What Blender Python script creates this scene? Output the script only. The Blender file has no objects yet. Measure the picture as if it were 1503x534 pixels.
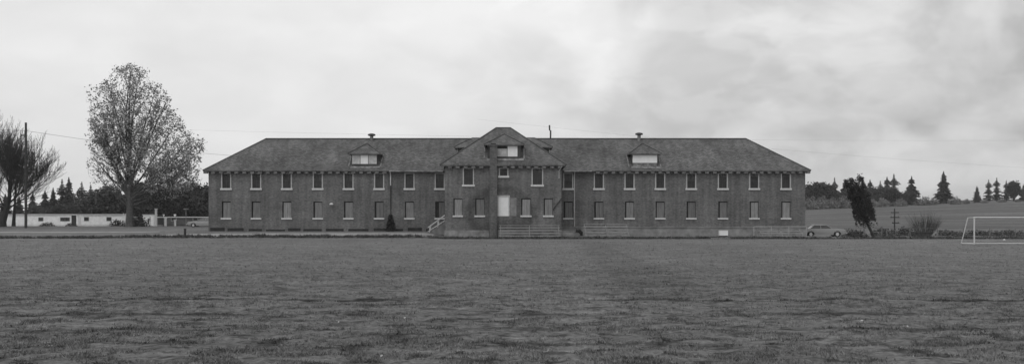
import bpy, math, random
import numpy as np
random.seed(7); rng = np.random.default_rng(7)
S = bpy.context.scene
COL = S.collection
F, CX, CY, H = 1400.0, 751.5, 308.0, 2.9
R = math.radians

def PX(px, D): return (px - CX) / F * D
def PZ(py, D): return H + (CY - py) / F * D

# ------------------------------------------------------------------ noise / terrain
_h = rng.random((256, 256))
def vn(x, y):
    x = np.asarray(x, float); y = np.asarray(y, float)
    xi = np.floor(x).astype(int); yi = np.floor(y).astype(int)
    fx = x - xi; fy = y - yi
    fx = fx * fx * (3 - 2 * fx); fy = fy * fy * (3 - 2 * fy)
    a = _h[xi % 256, yi % 256]; b = _h[(xi + 1) % 256, yi % 256]
    c = _h[xi % 256, (yi + 1) % 256]; d = _h[(xi + 1) % 256, (yi + 1) % 256]
    return (a * (1 - fx) + b * fx) * (1 - fy) + (c * (1 - fx) + d * fx) * fy
def fbm(x, y, o=4):
    s = 0; a = .5
    for i in range(o):
        s = s + a * vn(x * 2 ** i + 17.3 * i, y * 2 ** i + 5.1 * i); a *= .5
    return s
def ss(a, b, v):
    t = np.clip((np.asarray(v, float) - a) / (b - a), 0, 1)
    return t * t * (3 - 2 * t)
def T(x, y):
    x = np.asarray(x, float); y = np.asarray(y, float)
    left = 1 - ss(-9.5, -6.5, x)
    far_left = 1 - ss(-44, -36, x)
    z = left * ss(92, 104, y) * (.55 - .3 * far_left)
    z = z - (1 - ss(-44, -34, x)) * ss(155, 190, y) * .75
    z = z - ss(33, 38, x) * ss(100, 112, y) * (1 - ss(135, 170, y)) * .35
    crest = np.clip(2.65 + (x - 107) / 81 * 3, 0, 9)
    k = ss(15, 60, x)
    z = z + k * crest * ss(150, 345, y)
    return z
def micro(x, y):
    fade = 1 - ss(80, 95, y)
    m = (fbm(x * .35, y * .35) - .47) * .16 + (fbm(x * 1.7 + 9, y * 1.7) - .47) * .13 + (fbm(x * 6, y * 6 + 3, 2) - .37) * .06
    d1 = np.exp(-((y - 30.8 - .5 * fbm(x * .1, x * .03 + 2)) / .28) ** 2)
    d2 = np.exp(-((y - 25.6 - .6 * fbm(x * .13 + 4, x * .03)) / .2) ** 2)
    return (m - .05 * d1 - .04 * d2) * fade
def G(x, y): return float(T(x, y) + micro(x, y))

# ------------------------------------------------------------------ materials (the photograph is black and white: every colour is a grey)
def g(v): return (v, v, v, 1)
class N:
    def __init__(s, name, rough=.85, spec=.25):
        s.m = bpy.data.materials.new(name); s.m.use_nodes = True
        s.t = s.m.node_tree; s.b = s.t.nodes['Principled BSDF']
        s.b.inputs['Roughness'].default_value = rough
        s.b.inputs['Specular IOR Level'].default_value = spec
        s.tc = s.t.nodes.new('ShaderNodeTexCoord')
    def n(s, k, **kw):
        x = s.t.nodes.new(k)
        for a, b in kw.items(): setattr(x, a, b)
        return x
    def l(s, a, b): s.t.links.new(a, b)
    def mapping(s, scale=(1, 1, 1), loc=(0, 0, 0), src=None):
        m = s.n('ShaderNodeMapping'); m.inputs['Scale'].default_value = scale; m.inputs['Location'].default_value = loc
        s.l(src or s.tc.outputs['Object'], m.inputs['Vector']); return m.outputs[0]
    def noise(s, scale, detail=4, vec=None, rough=.55):
        n = s.n('ShaderNodeTexNoise'); n.inputs['Scale'].default_value = scale; n.inputs['Detail'].default_value = detail
        n.inputs['Roughness'].default_value = rough
        s.l(vec or s.tc.outputs['Object'], n.inputs['Vector']); return n.outputs['Fac']
    def ramp(s, fac, a, b, lo, hi):
        r = s.n('ShaderNodeMapRange'); s.l(fac, r.inputs['Value'])
        for i, v in zip(('From Min', 'From Max', 'To Min', 'To Max'), (a, b, lo, hi)): r.inputs[i].default_value = v
        return r.outputs[0]
    def op(s, o, a, b=None, c=None, clamp=False):
        m = s.n('ShaderNodeMath', operation=o); m.use_clamp = clamp
        for i, v in enumerate((a, b, c)):
            if v is None: continue
            if isinstance(v, (int, float)): m.inputs[i].default_value = v
            else: s.l(v, m.inputs[i])
        return m.outputs[0]
    def out(s, v, bump=None, bs=.3, bd=.05):
        c = s.n('ShaderNodeCombineColor')
        for i in range(3):
            if isinstance(v, (int, float)): c.inputs[i].default_value = v
            else: s.l(v, c.inputs[i])
        s.l(c.outputs[0], s.b.inputs['Base Color'])
        if bump is not None:
            bm = s.n('ShaderNodeBump'); bm.inputs['Strength'].default_value = bs; bm.inputs['Distance'].default_value = bd
            s.l(bump, bm.inputs['Height']); s.l(bm.outputs[0], s.b.inputs['Normal'])
        return s.m
def simple(name, v, var=.25, scale=3, rough=.8, spec=.25, vec=None, objvar=0):
    s = N(name, rough, spec)
    f = s.noise(scale, 5, s.mapping(vec) if vec else None)
    o = s.ramp(f, .3, .7, v * (1 - var), v * (1 + var))
    if objvar:
        oi = s.n('ShaderNodeObjectInfo')
        o = s.op('MULTIPLY', o, s.ramp(oi.outputs['Random'], 0, 1, 1 - objvar, 1 + objvar))
    return s.out(o, f, .2, .02)

def mat_brick(name, ghost=False, base=.144):
    s = N(name, .92, .15)
    sep = s.n('ShaderNodeSeparateXYZ'); s.l(s.tc.outputs['Object'], sep.inputs[0])
    cb = s.n('ShaderNodeCombineXYZ'); s.l(s.op('ADD', sep.outputs[0], sep.outputs[1]), cb.inputs[0]); s.l(sep.outputs[2], cb.inputs[1])
    b = s.n('ShaderNodeTexBrick'); s.l(cb.outputs[0], b.inputs['Vector'])
    b.inputs['Color1'].default_value = g(.78); b.inputs['Color2'].default_value = g(1.2); b.inputs['Mortar'].default_value = g(1.35)
    b.inputs['Scale'].default_value = 1; b.inputs['Brick Width'].default_value = .22; b.inputs['Row Height'].default_value = .076
    b.inputs['Mortar Size'].default_value = .006; b.inputs['Bias'].default_value = 0
    big = s.ramp(s.noise(.35, 5), .3, .7, .78, 1.24)
    fine = s.ramp(s.noise(5, 3), .3, .7, .82, 1.18)
    streak = s.ramp(s.noise(1, 4, s.mapping((2.2, 2.2, .16))), .3, .72, .76, 1.2)
    band = s.ramp(s.noise(1, 3, s.mapping((.12, .12, 1.6))), .3, .7, .92, 1.08)
    v = s.op('MULTIPLY', s.op('MULTIPLY', big, fine), s.op('MULTIPLY', streak, band))
    bw = s.n('ShaderNodeRGBToBW'); s.l(b.outputs['Color'], bw.inputs[0])
    v = s.op('MULTIPLY', v, bw.outputs[0])
    if ghost:   # sooty mark of the porch arch that once stood against this wall
        dx = s.op('DIVIDE', s.op('ADD', sep.outputs[0], 1.2), 3.5)
        dz = s.op('DIVIDE', s.op('SUBTRACT', sep.outputs[2], 2.6), 2.75)
        d = s.op('SQRT', s.op('ADD', s.op('MULTIPLY', dx, dx), s.op('MULTIPLY', dz, dz)))
        d = s.op('ADD', d, s.ramp(s.noise(1.2, 3), .3, .7, -.09, .09))
        ins = s.op('MULTIPLY', s.ramp(d, .3, .9, .25, 1), s.ramp(d, .95, 1.12, 1, 0))
        nn = s.n('ShaderNodeClamp'); s.l(ins, nn.inputs[0])
        v = s.op('MULTIPLY', v, s.ramp(nn.outputs[0], 0, 1, 1, .6))
    v = s.op('MULTIPLY', v, base)
    return s.out(v, bw.outputs[0], .25, .01)
def mat_roof():
    s = N('roof_shingle', .9, .2)
    sep = s.n('ShaderNodeSeparateXYZ'); s.l(s.tc.outputs['Object'], sep.inputs[0])
    cb = s.n('ShaderNodeCombineXYZ'); s.l(sep.outputs[0], cb.inputs[0]); s.l(s.op('MULTIPLY', sep.outputs[2], 1.8), cb.inputs[1])
    b = s.n('ShaderNodeTexBrick'); s.l(cb.outputs[0], b.inputs['Vector'])
    b.inputs['Color1'].default_value = g(.72); b.inputs['Color2'].default_value = g(1.25); b.inputs['Mortar'].default_value = g(.6)
    b.inputs['Scale'].default_value = 1; b.inputs['Brick Width'].default_value = .3; b.inputs['Row Height'].default_value = .22; b.inputs['Mortar Size'].default_value = .012
    bw = s.n('ShaderNodeRGBToBW'); s.l(b.outputs['Color'], bw.inputs[0])
    v = s.op('MULTIPLY', s.ramp(s.noise(.28, 6), .3, .7, .72, 1.28), s.ramp(s.noise(1, 5, s.mapping((1.6, .3, .3))), .3, .7, .8, 1.2))
    v = s.op('MULTIPLY', v, s.ramp(s.noise(9, 3), .3, .7, .75, 1.25))
    v = s.op('MULTIPLY', s.op('MULTIPLY', v, bw.outputs[0]), .125)
    return s.out(v, bw.outputs[0], .3, .015)
def mat_ground(name='grass_ground', base=.158, bump=.5):
    s = N(name, .95, .1)
    sep = s.n('ShaderNodeSeparateXYZ'); s.l(s.tc.outputs['Object'], sep.inputs[0])
    X, Y = sep.outputs[0], sep.outputs[1]
    def band(c, center, hw, soft):
        d = s.op('ABSOLUTE', s.op('SUBTRACT', c, center))
        m = s.n('ShaderNodeMapRange'); m.interpolation_type = 'SMOOTHSTEP'; s.l(d, m.inputs[0])
        m.inputs[1].default_value = hw; m.inputs[2].default_value = hw + soft; m.inputs[3].default_value = 1; m.inputs[4].default_value = 0
        return m.outputs[0]
    big = s.ramp(s.noise(.05, 4), .3, .7, .86, 1.14)
    mid = s.ramp(s.noise(.5, 5, s.mapping((.6, 1.6, 1))), .3, .7, .8, 1.2)
    fine = s.ramp(s.noise(6, 6, None, .75), .3, .7, .42, 1.58)
    fine2 = s.ramp(s.noise(1, 4, s.mapping((1.2, 3, 1)), .7), .3, .7, .76, 1.24)
    v = s.op('MULTIPLY', s.op('MULTIPLY', big, mid), s.op('MULTIPLY', fine, fine2))
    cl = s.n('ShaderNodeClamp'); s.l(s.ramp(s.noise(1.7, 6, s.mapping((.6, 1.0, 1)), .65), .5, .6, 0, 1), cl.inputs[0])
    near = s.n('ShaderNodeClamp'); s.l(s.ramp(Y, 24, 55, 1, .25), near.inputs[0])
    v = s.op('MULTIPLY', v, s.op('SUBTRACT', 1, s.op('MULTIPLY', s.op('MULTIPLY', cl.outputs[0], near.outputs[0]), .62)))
    warp = s.noise(.3, 3)
    Yw = s.op('ADD', Y, s.ramp(s.noise(.25, 3, s.mapping((1, .2, 1))), .3, .7, -.16, .16))
    Xw = s.op('ADD', X, s.ramp(s.noise(.08, 2), .3, .7, -.5, .5))
    patch = s.ramp(s.noise(.22, 4, s.mapping((1, .3, 1))), .38, .54, .12, 1)
    pc = s.n('ShaderNodeClamp'); s.l(patch, pc.inputs[0]); patch = pc.outputs[0]
    for c, hw, so, k, co in ((30.9, .2, .3, .72, Yw), (26.6, .12, .3, .5, Yw), (36.5, .1, .5, .2, Yw), (23.2, .1, .2, .45, Yw), (20.6, .08, .16, .4, Yw), (45, .3, .6, .15, Yw)):
        m = s.op('MULTIPLY', band(co, c, hw, so), patch)
        v = s.op('MULTIPLY', v, s.op('SUBTRACT', 1, s.op('MULTIPLY', m, k)))
    # wheel tracks
    Xt = s.op('ADD', Xw, s.op('MULTIPLY', Y, -.02))
    trk = s.op('ADD', band(Xt, 4.2, .3, .9), band(Xt, 5.7, .3, .8), clamp=True)
    tm = s.ramp(Y, 26, 32, 0, 1); tc = s.n('ShaderNodeClamp'); s.l(tm, tc.inputs[0])
    te = s.ramp(Y, 78, 92, 1, 0); tc2 = s.n('ShaderNodeClamp'); s.l(te, tc2.inputs[0])
    trk = s.op('MULTIPLY', s.op('MULTIPLY', trk, tc.outputs[0]), tc2.outputs[0])
    v = s.op('MULTIPLY', v, s.op('SUBTRACT', 1, s.op('MULTIPLY', trk, .17)))
    # rough dark verge along the far edge of the playing field
    verge = band(s.op('ADD', Y, s.ramp(s.noise(.35, 4), .3, .7, -.6, .6)), 96.3, .35, 1.1)
    v = s.op('MULTIPLY', v, s.op('SUBTRACT', 1, s.op('MULTIPLY', verge, .45)))
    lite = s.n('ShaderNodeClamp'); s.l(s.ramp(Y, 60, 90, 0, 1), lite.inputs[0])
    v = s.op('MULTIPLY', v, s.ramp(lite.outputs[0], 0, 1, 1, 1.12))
    hill = s.n('ShaderNodeClamp'); s.l(s.ramp(Y, 125, 150, 0, 1), hill.inputs[0])
    strp = s.ramp(s.noise(1, 5, s.mapping((.012, .11, 0)), .65), .35, .65, .5, 1.0)
    v = s.op('MULTIPLY', v, s.op('ADD', 1, s.op('MULTIPLY', hill.outputs[0], s.op('SUBTRACT', strp, 1))))
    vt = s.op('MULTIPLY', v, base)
    return s.out(vt, fine if bump else None, bump, .04)

M = {}
M['brick'] = mat_brick('brick'); M['brick_front'] = mat_brick('brick_front', True, .152); M['stack'] = mat_brick('stack_brick', False, .115)
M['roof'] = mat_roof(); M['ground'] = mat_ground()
M['ridge'] = simple('dormer_ridge', .07, .3, 3)
M['white'] = simple('white_paint', .62, .12, 4)
M['sill'] = simple('sill_stone', .62, .15, 6)
M['board_white'] = simple('white_board', .85, .06, 2)
M['board_pale'] = simple('pale_board', .5, .22, 2.5)
M['board'] = simple('grey_board', .18, .22, 2.2, vec=(3, 3, .5), objvar=.25)
M['board_light'] = simple('light_board', .27, .25, 2.2, vec=(3, 3, .5))
M['pane'] = simple('dark_pane', .03, .35, 1.5, rough=.35, spec=.4, objvar=.4)
M['blind'] = simple('window_blind', .1, .35, 2, objvar=.35)
M['sash'] = simple('sash_paint', .07, .2, 3)
M['frame'] = simple('frame_paint', .46, .15, 6)
M['dark'] = simple('dark_gap', .03, .3, 3)
M['soffit'] = simple('soffit_board', .07, .3, 3)  # eave shadow is put into this dark tone
M['tail'] = simple('rafter_paint', .17, .35, 3)
M['concrete'] = simple('foundation_concrete', .25, .35, 1.3)
M['concrete_old'] = simple('patched_render', .24, .5, 1.1)
M['flash'] = simple('weathered_flashing', .22, .65, 2.5)
M['metal'] = simple('grey_metal', .2, .2, 5, rough=.5, spec=.4)
M['darkmetal'] = simple('dark_metal', .05, .3, 5, rough=.5)
M['plank'] = simple('bleacher_plank', .3, .3, 3, vec=(.4, 5, 5))
M['bframe'] = simple('bleacher_frame', .26, .2, 4)
M['goal'] = simple('goal_paint', .62, .06, 4)
M['pole'] = simple('pole_wood', .05, .3, 4)
M['wire'] = simple('wire_black', .06, .1, 3)
M['post'] = simple('fence_post', .2, .3, 4)
M['bark'] = simple('bark', .085, .35, 4)
M['bark_dark'] = simple('bark_dark', .035, .3, 4)
M['leaf'] = simple('leaf_autumn', .3, .45, 2.2)
M['leaf_mid'] = simple('leaf_mid', .085, .45, 1.3, objvar=.25)
M['leaf_dark'] = simple('leaf_dark', .036, .45, 2)
M['conifer'] = simple('conifer_needles', .045, .45, 1.0, objvar=.25)
M['brush'] = simple('pale_brush', .19, .4, .8, objvar=.2)
M['twig'] = simple('bare_twig', .08, .3, 3)
M['path'] = simple('path_gravel', .3, .25, .8)
M['trailer'] = simple('trailer_white', .9, .12, 1.5)
M['trailer_grey'] = simple('trailer_grey', .11, .25, 1.5)
M['car'] = simple('car_paint', .28, .05, 1, rough=.3, spec=.5)
M['glass'] = simple('car_glass', .05, .1, 2, rough=.15, spec=.6)
M['tyre'] = simple('tyre_rubber', .025, .2, 5)
M['chrome'] = simple('chrome', .55, .1, 5, rough=.25, spec=.8)
M['blade'] = mat_ground('grass_blade', .215, 0)
M['weed'] = simple('weed_blade', .085, .45, 1.3)
M['litter'] = simple('litter_white', .5, .1, 9)

# ------------------------------------------------------------------ mesh building
class MB:
    def __init__(s): s.v = []; s.f = []
    def add(s, vs, fs):
        o = len(s.v); s.v += [tuple(map(float, p)) for p in vs]; s.f += [tuple(i + o for i in f) for f in fs]
    def quad(s, *p): s.add(p, [tuple(range(len(p)))])
    def box(s, x0, x1, y0, y1, z0, z1):
        s.add([(x0, y0, z0), (x1, y0, z0), (x1, y1, z0), (x0, y1, z0), (x0, y0, z1), (x1, y0, z1), (x1, y1, z1), (x0, y1, z1)],
              [(0, 3, 2, 1), (4, 5, 6, 7), (0, 1, 5, 4), (1, 2, 6, 5), (2, 3, 7, 6), (3, 0, 4, 7)])
    def tube(s, pts, rad, n=6, caps=True):
        pts = [np.array(p, float) for p in pts]
        if isinstance(rad, (int, float)): rad = [rad] * len(pts)
        vs = []
        for i, p in enumerate(pts):
            d = pts[min(i + 1, len(pts) - 1)] - pts[max(i - 1, 0)]; d /= np.linalg.norm(d) + 1e-9
            a = np.cross(d, (0, 0, 1)) if abs(d[2]) < .95 else np.cross(d, (0, 1, 0)); a /= np.linalg.norm(a)
            b = np.cross(d, a)
            for k in range(n):
                t = 2 * math.pi * k / n
                vs.append(p + rad[i] * (a * math.cos(t) + b * math.sin(t)))
        fs = []
        for i in range(len(pts) - 1):
            for k in range(n):
                fs.append((i * n + k, i * n + (k + 1) % n, (i + 1) * n + (k + 1) % n, (i + 1) * n + k))
        if caps: fs += [tuple(range(n))[::-1], tuple(range((len(pts) - 1) * n, len(pts) * n))]
        s.add(vs, fs)
    def disc_y(s, x, y0, y1, z, r, n=20):   # a cylinder along y
        s.tube([(x, y0, z), (x, y1, z)], r, n)
    def shell(s, polys, th):                # roof planes with thickness, skirted on their open edges
        key = {}; vs = []
        def idx(p):
            k = tuple(round(c, 4) for c in p)
            if k not in key: key[k] = len(vs); vs.append(k)
            return key[k]
        fs = [[idx(p) for p in f] for f in polys]
        n = len(vs); edges = {}
        for f in fs:
            for i in range(len(f)):
                e = (f[i], f[(i + 1) % len(f)]); edges[e] = 1
        low = [(x, y, z - th) for x, y, z in vs]
        out = [tuple(f) for f in fs] + [tuple(i + n for i in reversed(f)) for f in fs]
        for (a, b) in edges:
            if (b, a) not in edges: out.append((b, a, a + n, b + n))
        s.add(vs + low, out)
    def build(s, name, mat, parent=None, origin=None, smooth=False):
        me = bpy.data.meshes.new(name)
        v = np.array(s.v, float)
        if origin is not None: v = v - np.array(origin, float)
        me.from_pydata(v.tolist(), [], s.f)
        me.materials.append(mat)
        if smooth: me.shade_smooth()
        o = bpy.data.objects.new(name, me); COL.objects.link(o)
        if parent is not None: o.parent = parent
        elif origin is not None: o.location = origin
        return o
def raw(name, mat, verts, faces_n, parent=None):      # numpy triangles / quads, verts already in order
    me = bpy.data.meshes.new(name); nv = len(verts); nf = nv // faces_n
    me.vertices.add(nv); me.vertices.foreach_set('co', verts.astype(np.float32).ravel())
    me.loops.add(nv); me.loops.foreach_set('vertex_index', np.arange(nv, dtype=np.int32))
    me.polygons.add(nf); me.polygons.foreach_set('loop_start', np.arange(0, nv, faces_n, dtype=np.int32))
    me.polygons.foreach_set('loop_total', np.full(nf, faces_n, dtype=np.int32))
    me.update(calc_edges=True); me.materials.append(mat)
    o = bpy.data.objects.new(name, me); COL.objects.link(o)
    if parent is not None: o.parent = parent
    return o
def tag(o, label=None, cat=None, group=None, kind=None):
    if label: o['label'] = label
    if cat: o['category'] = cat
    if group: o['group'] = group
    if kind: o['kind'] = kind
    return o
def empty(name, loc, label, cat, group=None, rz=0):
    o = bpy.data.objects.new(name, None); COL.objects.link(o); o.location = loc; o.rotation_euler = (0, 0, rz)
    o.empty_display_size = .3
    return tag(o, label, cat, group)
def copy_tree(o, parent=None):
    c = o.copy(); COL.objects.link(c)
    if parent is not None: c.parent = parent
    for ch in list(o.children): copy_tree(ch, c)
    return c

# ------------------------------------------------------------------ ground
def make_ground():
    ys = list(np.linspace(-40, 13, 8)); y = 14.0
    while y < 104: ys.append(y); y += max(.09, y * y / 4060 * .55)
    while y < 890: ys.append(y); y += .9 + (y - 104) * .035
    ys.append(900.0)
    ys = np.array(ys); nx = 520
    t = np.linspace(-1, 1, nx); t = np.sign(t) * np.abs(t) ** 1.15
    w = 30 + .93 * np.maximum(ys, 0)
    X = t[None, :] * w[:, None]; Y = np.repeat(ys[:, None], nx, 1)
    Z = T(X, Y) + micro(X, Y)
    v = np.stack([X, Y, Z], -1).reshape(-1, 3)
    ny = len(ys); i = np.arange(ny - 1)[:, None] * nx + np.arange(nx - 1)[None, :]
    f = np.stack([i, i + 1, i + nx + 1, i + nx], -1).reshape(-1, 4)
    me = bpy.data.meshes.new('ground')
    me.vertices.add(len(v)); me.vertices.foreach_set('co', v.astype(np.float32).ravel())
    me.loops.add(f.size); me.loops.foreach_set('vertex_index', f.astype(np.int32).ravel())
    me.polygons.add(len(f)); me.polygons.foreach_set('loop_start', np.arange(0, f.size, 4, dtype=np.int32))
    me.polygons.foreach_set('loop_total', np.full(len(f), 4, dtype=np.int32))
    me.update(calc_edges=True); me.materials.append(M['ground']); me.shade_smooth()
    o = bpy.data.objects.new('ground', me); COL.objects.link(o); tag(o, kind='structure')
make_ground()

def draped(name, pts, wid, mat, lift=.03):
    # pts: centre line (x, y); wid in metres across y
    m = MB(); xs = []
    for (x0, y0, w0), (x1, y1, w1) in zip(pts, pts[1:]):
        n = max(2, int(abs(x1 - x0) / 1.0))
        for i in range(n): t = i / n; xs.append((x0 + (x1 - x0) * t, y0 + (y1 - y0) * t, w0 + (w1 - w0) * t))
    xs.append(pts[-1]); rows = 8; vs = []; fs = []
    for k, (x, y, w) in enumerate(xs):
        w *= wid * (1 + .18 * (fbm(x * .3, 3.3) - .5) * 2)
        for j in range(rows + 1):
            yy = y + w * (j / rows - .5)
            vs.append((x, yy, float(T(x, yy) + micro(x, yy)) + lift * (0 if j in (0, rows) else 1)))
    for k in range(len(xs) - 1):
        for j in range(rows):
            a = k * (rows + 1) + j; fs.append((a, a + rows + 1, a + rows + 2, a + 1))
    m.add(vs, fs); o = m.build(name, mat); o.data.shade_smooth(); tag(o, kind='structure'); return o
draped('road', [(-120, 113.0, 1), (-70, 113, 1), (-50, 113.6, 1), (-42, 114.5, .6)], 3.6, M['path'])
draped('path', [(-37, 98.2, .5), (-30, 98.9, 1), (-20, 99.4, 1), (-8.2, 100.2, .8)], 3.4, M['path'])

# grass blades of the near field, rough weeds at its far edge
def blades(name, n, pyr, hmin, hmax, wid, per, mat, sel=None, seed=1, yfix=None):
    r = np.random.default_rng(seed)
    px = r.uniform(-260, 1760, n)
    if yfix is None:
        py = r.uniform(pyr[0], pyr[1], n); y = H * F / (py - CY); x = (px - CX) / F * y
    else:
        y = r.uniform(yfix[0], yfix[1], n); x = (px - CX) / F * y
    dens = .47 + .35 * (fbm(x * .5, y * .9) - .47) + .9 * (fbm(x * 2.1, y * 2.1 + 7) - .47)
    keep = dens > (.43 if sel is None else sel)
    x, y, dens = x[keep], y[keep], dens[keep]
    z = T(x, y) + micro(x, y)
    out = []
    for k in range(per):
        a = r.uniform(0, 2 * np.pi, len(x)); hh = r.uniform(hmin, hmax, len(x)) * (.55 + 1.1 * np.clip(dens - .35, 0, .5) * 2)
        ww = wid * r.uniform(.6, 1.4, len(x)) * (1 + np.maximum(y - 25, 0) * .02)
        bx = x + r.normal(0, .05, len(x)); by = y + r.normal(0, .05, len(x))
        dx, dy = np.cos(a) * ww, np.sin(a) * ww
        lx, ly = r.normal(0, .5, len(x)) * hh, r.normal(0, .5, len(x)) * hh
        zz = z - .01
        out.append(np.stack([np.stack([bx - dx, by - dy, zz], -1), np.stack([bx + dx, by + dy, zz], -1),
                             np.stack([bx + lx, by + ly, zz + hh], -1)], 1))
    v = np.concatenate(out).reshape(-1, 3)
    return raw(name, mat, v, 3)
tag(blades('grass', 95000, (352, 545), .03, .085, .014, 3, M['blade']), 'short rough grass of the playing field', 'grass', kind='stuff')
tag(blades('weeds', 14000, None, .1, .3, .02, 3, M['weed'], .42, 5, (95.2, 97.4)), 'dark strip of long weeds along the far edge of the field', 'weeds', kind='stuff')

# ------------------------------------------------------------------ the brick building
B = empty('brick_building', (0, 105.6, 0), 'long two storey brick building with hipped roof, boarded windows and projecting centre block', 'building')
B.location = (0, 0, 0)
WY, PY = 105.6, 100.0       # front planes of wings and centre block
XL, XR, PL, PR = -33.6, 32.47, -7.04, 5.18
BACK = 116.1
def wall_open(m, x0, x1, z0, z1, y, ops, depth=.22):
    xs = sorted({x0, x1} | {o[0] for o in ops} | {o[1] for o in ops}); zs = sorted({z0, z1} | {o[2] for o in ops} | {o[3] for o in ops})
    for a, b in zip(xs, xs[1:]):
        for c, d in zip(zs, zs[1:]):
            mx, mz = (a + b) / 2, (c + d) / 2
            if any(o[0] < mx < o[1] and o[2] < mz < o[3] for o in ops): continue
            m.quad((a, y, c), (b, y, c), (b, y, d), (a, y, d))
    for a, b, c, d in ops:
        Y = y + depth
        m.quad((a, y, c), (a, Y, c), (a, Y, d), (a, y, d)); m.quad((b, y, c), (b, y, d), (b, Y, d), (b, Y, c))
        m.quad((a, y, d), (a, Y, d), (b, Y, d), (b, y, d)); m.quad((a, y, c), (b, y, c), (b, Y, c), (a, Y, c))
sc = 13.258
UZ = (5.3, 6.98); LZ = (2.02, 3.84)
lx = [(p - CX) / sc for p in (332, 376, 421, 466.5, 511.5, 556.5, 601, 645.5)]
rx = [(p - CX) / sc for p in (834, 879, 924, 969, 1014.5, 1061, 1107, 1153.5)]
def ops_for(xs):
    o = []
    for x in xs: o.append((x - .54, x + .54, UZ[0], UZ[1])); o.append((x - .5, x + .5, LZ[0], LZ[1]))
    return o
m = MB(); wall_open(m, XL, PL, -.6, 7.3, WY, ops_for(lx))
m.quad((XL, WY, -.6), (XL, WY, 7.3), (XL, BACK, 7.3), (XL, BACK, -.6)); m.quad((XL, BACK, -.6), (XL, BACK, 7.3), (PL, BACK, 7.3), (PL, BACK, -.6))
m.build('wall', M['brick'], B)
m = MB(); wall_open(m, PR, XR, -.6, 7.3, WY, ops_for(rx))
m.quad((XR, WY, -.6), (XR, BACK, -.6), (XR, BACK, 7.3), (XR, WY, 7.3)); m.quad((PR, BACK, -.6), (XR, BACK, -.6), (XR, BACK, 7.3), (PR, BACK, 7.3))
m.build('wall', M['brick'], B)
def pw(p0, p1, y0, y1): return ((p0 - CX) / 14, (p1 - CX) / 14, H + (CY - y1) / 14, H + (CY - y0) / 14)
PU = [pw(679.5, 695.5, 246.5, 271), pw(780.5, 797, 246.5, 271)]
PS = pw(732.5, 746, 246.5, 258)
PLW = [pw(665.5, 678.5, 291, 316), pw(697.5, 711, 291, 316), pw(765, 779, 291, 316), pw(798, 811.5, 291, 316)]
PD = pw(731.5, 746.5, 288.5, 317)
m = MB(); wall_open(m, PL, PR, -.6, 7.7, PY, PU + [PS, PD] + PLW)
m.quad((PL, PY, -.6), (PL, PY, 7.7), (PL, 116.9, 7.7), (PL, 116.9, -.6)); m.quad((PR, PY, -.6), (PR, 116.9, -.6), (PR, 116.9, 7.7), (PR, PY, 7.7))
m.quad((PL, 116.9, -.6), (PL, 116.9, 7.7), (PR, 116.9, 7.7), (PR, 116.9, -.6))
m.build('wall', M['brick_front'], B)

def win_upper(a, b, c, d, y):
    m = MB(); t = .1
    for q in ((a - .02, a + t, c, d), (b - t, b + .02, c, d)): m.box(q[0], q[1], y - .03, y + .14, q[2], q[3])
    m.box(a + t, b - t, y - .03, y + .14, d - t * .8, d + .01)
    w = m.build('window', M['frame'], B); w['label'] = 'white framed upstairs window with dark panes'
    s = MB(); s.box(a - .1, b + .1, y - .12, y + .1, c - .2, c + .005); s.build('sill', M['sill'], w)
    p = MB(); p.box(a + t, b - t, y + .15, y + .17, c, d - t * .8); p.build('pane', M['pane'], w)
    if random.random() < .45:
        q = MB(); zz = d - t * .8 - (d - c) * random.choice((.2, .35, .5)); q.box(a + t, b - t, y + .144, y + .149, zz, d - t * .8); q.build('blind', M['blind'], w)
    h = MB(); x = (a + b) / 2; h.box(x - .025, x + .025, y + .1, y + .14, c, d - t * .8)
    zc = (c + d) / 2; h.box(a + t, x - .026, y + .1, y + .14, zc - .03, zc + .03); h.box(x + .026, b - t, y + .1, y + .14, zc - .03, zc + .03)
    h.build('sash', M['sash'], w)
def win_lower(a, b, c, d, y, mat, gap=.12, sillm='sill'):
    m = MB(); m.box(a, b, y + .19, y + .2, c, d); w = m.build('window', M['dark'], B)
    s = MB(); s.box(a - .08, b + .08, y - .12, y + .1, c - .17, c + .005); s.build('sill', M[sillm], w)
    p = MB(); n = random.choice((1, 2, 2)); x0 = a + gap; x1 = b - .03; step = (x1 - x0) / n
    for i in range(n): p.box(x0 + i * step + .01, x0 + (i + 1) * step - .01, y + .11, y + .14, c + .006, d - .1)
    p.build('board', mat, w)
for x in lx + rx: win_upper(x - .54, x + .54, UZ[0], UZ[1], WY)
for i, x in enumerate(lx + rx):
    mt = M['board_light'] if i in (15, 2, 14) else M['board']
    win_lower(x - .5, x + .5, LZ[0], LZ[1], WY, mt, random.uniform(.1, .2) if i != 7 else .4)
for o in PU: win_upper(*o, PY)
win_upper(*PS, PY)
for i, o in enumerate(PLW): win_lower(*o, PY, M['board_light'] if i in (0, 2) else M['board'])
a, b, c, d = PD
m = MB(); m.box(a, b, PY + .03, PY + .2, c, d); dr = m.build('boarded_door', M['board_white'], B); dr['label'] = 'white board closing the former front doorway'
m = MB(); m.box(a - .12, a - .002, PY - .03, PY + .1, c, d); m.box(b + .002, b + .12, PY - .03, PY + .1, c, d); m.box(a - .12, b + .12, PY - .03, PY + .1, d + .003, d + .14)
m.build('door_frame', M['frame'], dr)
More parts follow.
